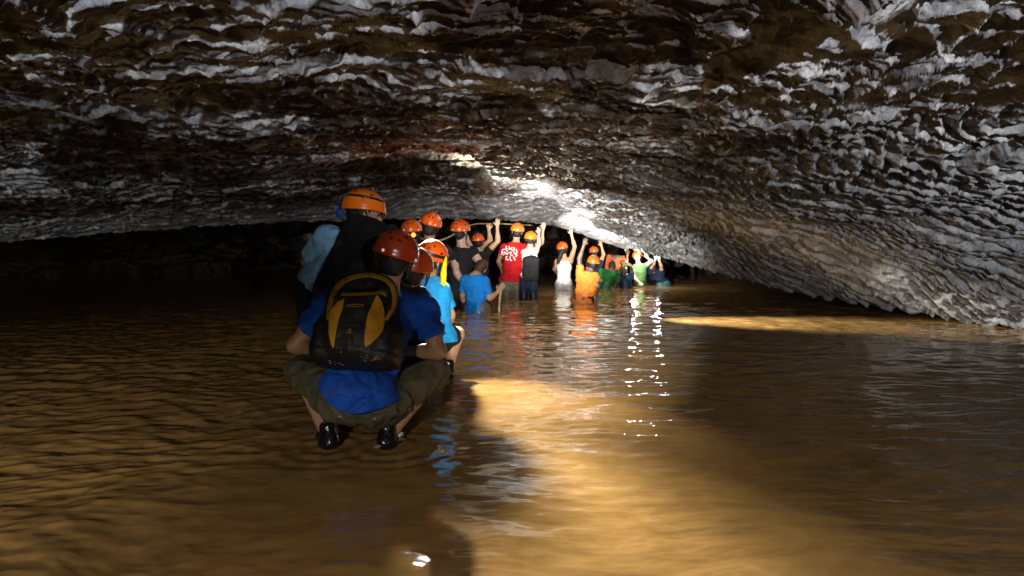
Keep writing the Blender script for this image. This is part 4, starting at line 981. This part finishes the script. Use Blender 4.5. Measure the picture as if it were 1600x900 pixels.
# 11. woman in the white tank top
y11 = 14.0
P11 = make_person('slim woman in white tank top and pale shorts reaching up with her right arm', dict(
    hd=at(879, 389, y11), nk=at(882, 405, y11), pv=at(881, 444, y11), rs=at(891, 408, y11), re=at(898, 386, y11), rw=at(893, 367, y11), rd=at(892, 358, y11),
    ls=at(871, 409, y11), le=at(866, 420, y11 + 0.1), lw=at(868, 425, y11 + 0.3)), group=G, skin='skin', h=0.013, build=0.92,
    top=('white_cloth', 0, 0.0, 'tank_top'), bottom=('denim_pale', 0.5, 'shorts'),
    extra=[Cap(at(877, 395, y11 - 0.08), at(872, 410, y11 - 0.12), 0.05, 0.035)], helmet=dict(m='orange', clips=(PI - 0.05, PI + 0.5), scale=1.05))

# 12. person in the orange shirt
y12 = 11.5
P12 = make_person('caver in loose orange shirt in the water, dark arm raised to the roof', dict(
    hd=at(927, 411, y12), nk=at(920, 426, y12), pv=at(913, 470, y12), ls=at(907, 428, y12), rs=at(930, 432, y12), le=at(905, 405, y12), lw=at(912, 384, y12), ld=at(915, 374, y12),
    re=at(934, 447, y12 - 0.05), rw=at(932, 458, y12 + 0.15)), group=G, skin='skin_dark', h=0.013, size=0.92, build=1.3, top=('orange_cloth', 0.6, 0.12, 't_shirt'), bottom=('navy', 0.9, 'shorts'),
    head_up=(0.1, -0.1, 1), helmet=dict(m='orange', clips=(PI + 0.15, PI - 0.6), scale=1.0), wr=0.014)
# 13. helmet above with a bare arm
y13 = 14.6
make_person('caver behind the orange shirt, small red orange helmet and pale right arm raised', dict(
    hd=at(928, 394, y13), nk=at(930, 408, y13), pv=at(930, 445, y13), rs=at(937, 412, y13), re=at(943, 398, y13), rw=at(940, 385, y13), rd=at(938, 377, y13), le=at(918, 425, y13), lw=at(920, 432, y13 + .2)),
    group=G, skin='skin', size=0.88, top=('navy', 0.4, 0.05, 't_shirt'), bottom=('navy', 1.4, 'trousers'), helmet=dict(m='orange', clips=(PI,), scale=1.0))
# 14. rust shirt under the roof
y14 = 14.9
make_person('caver in rust brown shirt crouching right under the bright rock edge', dict(
    hd=at(962, 419, y14), nk=at(960, 404, y14 - 0.1), pv=at(962, 395, y14 - 0.45), ls=at(950, 402, y14 - .1), rs=at(973, 405, y14 - .1), le=at(946, 420, y14), lw=at(950, 432, y14 + .1), re=at(976, 398, y14 - .1), rw=at(979, 392, y14 - .05)),
    fwd=(0, 0.2, -1), group=G, skin='skin_dark', top=('rust_cloth', 0.8, 0.02, 't_shirt'), bottom=('rust_cloth', 0.8, 'shorts'), hair='hair', head_up=(0, 0.3, -1)) if False else make_person(
    'caver in rust brown shirt stooping right under the bright rock edge', dict(
    hd=at(962, 402, y14 + 0.25), nk=at(960, 404, y14), pv=at(960, 440, y14 + .1), ls=at(951, 402, y14), rs=at(973, 404, y14), le=at(949, 424, y14), lw=at(952, 436, y14 + .1), re=at(978, 412, y14 - .1), rw=at(980, 398, y14 - .05), rd=at(982, 391, y14)),
    group=G, skin='skin_dark', top=('rust_cloth', 0.85, -0.04, 't_shirt'), bottom=('black_cloth', 1.4, 'trousers'), hair='hair', head_up=(0, 1, 0.1), head_fwd=(0, 0.2, -1), build=1.05)
# 15. green shirt
y15 = 14.2
make_person('caver in green shirt with black strap crouching low in the water', dict(
    hd=at(957, 416, y15 + 0.15), nk=at(954, 424, y15), pv=at(947, 452, y15), ls=at(940, 424, y15), rs=at(963, 426, y15), le=at(939, 438, y15), lw=at(945, 446, y15 + .1), re=at(965, 438, y15), rw=at(960, 446, y15 + .1)),
    group=G, skin='skin_dark', size=0.92, top=('green_cloth', 0.8, 0.05, 't_shirt'), bottom=('black_cloth', 1.2, 'shorts'), head_up=(0.2, 0.6, 0.7), head_fwd=(0.3, 0.8, -0.6))
# 16. dark blue crouching caver with gloves
y16 = 14.5
make_person('caver in dark blue top bending forward, yellow work gloves', dict(
    hd=at(975, 423, y16), nk=at(976, 430, y16 + .1), pv=at(978, 452, y16 + 0.1), ls=at(968, 432, y16 + .1), rs=at(986, 432, y16 + .1), le=at(968, 424, y16 - .05), lw=at(974, 414, y16 - .1), ld=at(975, 408, y16 - .1), re=at(988, 424, y16 - .05), rw=at(985, 414, y16 - .1), rd=at(978, 413, y16 - .1)),
    group=G, face_deg=180, skin='skin_dark', size=0.85, top=('dark_blue', 0.9, 0.05, 't_shirt'), bottom=('black_cloth', 1.2, 'trousers'), head_up=(0, -0.4, 0.9), gloves=('glove', 'glove'))
# 17. facing caver with the lit headlamp
y17 = 14.9
P17 = make_person('caver facing us in sage green vest, face glaring white under a lit headlamp', dict(
    hd=at(996, 401, y17), nk=at(999, 415, y17), pv=at(1000, 452, y17), rs=at(992, 417, y17), ls=at(1007, 416, y17), re=at(989, 432, y17 - .05), rw=at(999, 441, y17 - .2), le=at(1018, 408, y17 - .05), lw=at(1012, 403, y17 - .1), ld=at(1010, 398, y17 - .1)),
    group=G, face_deg=180, skin='skin_pale', size=0.88, h=0.012, top=('sage_cloth', 0.2, 0.05, 'vest'), bottom=('black_cloth', 1.2, 'trousers'), hair=None,
    helmet=dict(m='orange_bright', clips=(), lampc='lens_lit', scale=1.08, tilt=0.25), head_up=(0, 0.1, 1))
# 18. dark blue pair reaching up
y18 = 15.2
P18 = make_person('caver in navy shirt and teal shorts, white gloved, farthest right in the line', dict(
    hd=at(1021, 421, y18), nk=at(1021, 427, y18 + .1), pv=at(1036, 445, y18 - .1), ls=at(1012, 425, y18), rs=at(1034, 427, y18), re=at(1033, 416, y18 - .1), rw=at(1030, 407, y18 - .1), rd=at(1030, 401, y18 - .1), le=at(1021, 413, y18 - .1), lw=at(1024, 405, y18 - .1), ld=at(1024, 400, y18 - .1)),
    group=G, skin='skin', size=0.9, top=('navy', 0.5, 0.0, 't_shirt'), bottom=('teal_cloth', 0.9, 'shorts'), head_up=(0, .6, .6), gloves=('glove_white', 'glove_white'))
make_person('caver in navy top between the sage green vest and the teal shorts', dict(
    hd=at(1009, 418, y18 + .2), nk=at(1010, 426, y18 + .2), pv=at(1012, 455, y18 + .2)), group=G, skin='skin_dark', size=0.85, top=('navy', 0.9, 0.0, 't_shirt'), bottom=('black_cloth', 0.9, 'shorts'), head_up=(0, .6, .6))
# hand torch
def torch(label, p, d, lens, m='black_plastic'):
    d = nrm(d); t = tube('torch', [Z([0, 0, 0]) - d * 0.12, Z([0, 0, 0]) - d * 0.03, Z([0, 0, 0]) - d * 0.02, Z([0, 0, 0])], [0.014, 0.014, 0.022, 0.024], M[m], None, 12)
    t.location = p; tag(t, label, 'torch'); tube('torch_lens', [d * 0.0005, d * 0.004], 0.020, M[lens], t, 12)
torch('lit white torch held up beside the navy shirt under the roof edge', at(1030, 402, y18 - 0.35), (-0.1, -1, -0.15), 'lens_lit_cool')
torch('lit yellow hand torch against the bright rock edge above the yellow gloves', at(977, 391, y16 - .3), (-0.8, -0.5, -0.4), 'lens', 'yellow')
torch('small lamp glowing red orange behind the squatting man in blue', at(646, 367, 6.0), (0, -1, 0), 'lens_red')
# hand line along the passage
rp = tube('rope', [at(655, 372, 9.5), at(690, 375, 9.5), at(735, 352, 11.0), at(760, 349.5, 12.0), at(790, 350, 12.6), at(830, 352, 13.2)], 0.012, M['rope'])
tag(rp, 'yellowish hand line stretched below the rock roof behind the helmets', 'rope')
# loose stone at the heel
def rock(label, c, s_, seed, m):
    e = Ell(c, s_); lo, hi = bounds([e], 0.3 * max(s_)); V, Q = surf_nets(lambda P: e(P) - 0.28 * min(s_) * vn3(P * (1.1 / min(s_)), seed), lo, hi, max(s_) / 14)
    o = mesh_np('rock', V - c, Q, m, attr={'mud_shade': np.full(len(V), 0.3)}); o.location = c; tag(o, label, 'rock')
rock('small pale stone in the water beside the right shoe', at(590, 697, 3.42), (0.022, 0.015, 0.009), 3, M['rock'])
rock('grey boulder in the dark behind the pale blue shirt', at(494, 374, 9.5), (0.16, 0.2, 0.11), 4, M['rock'])
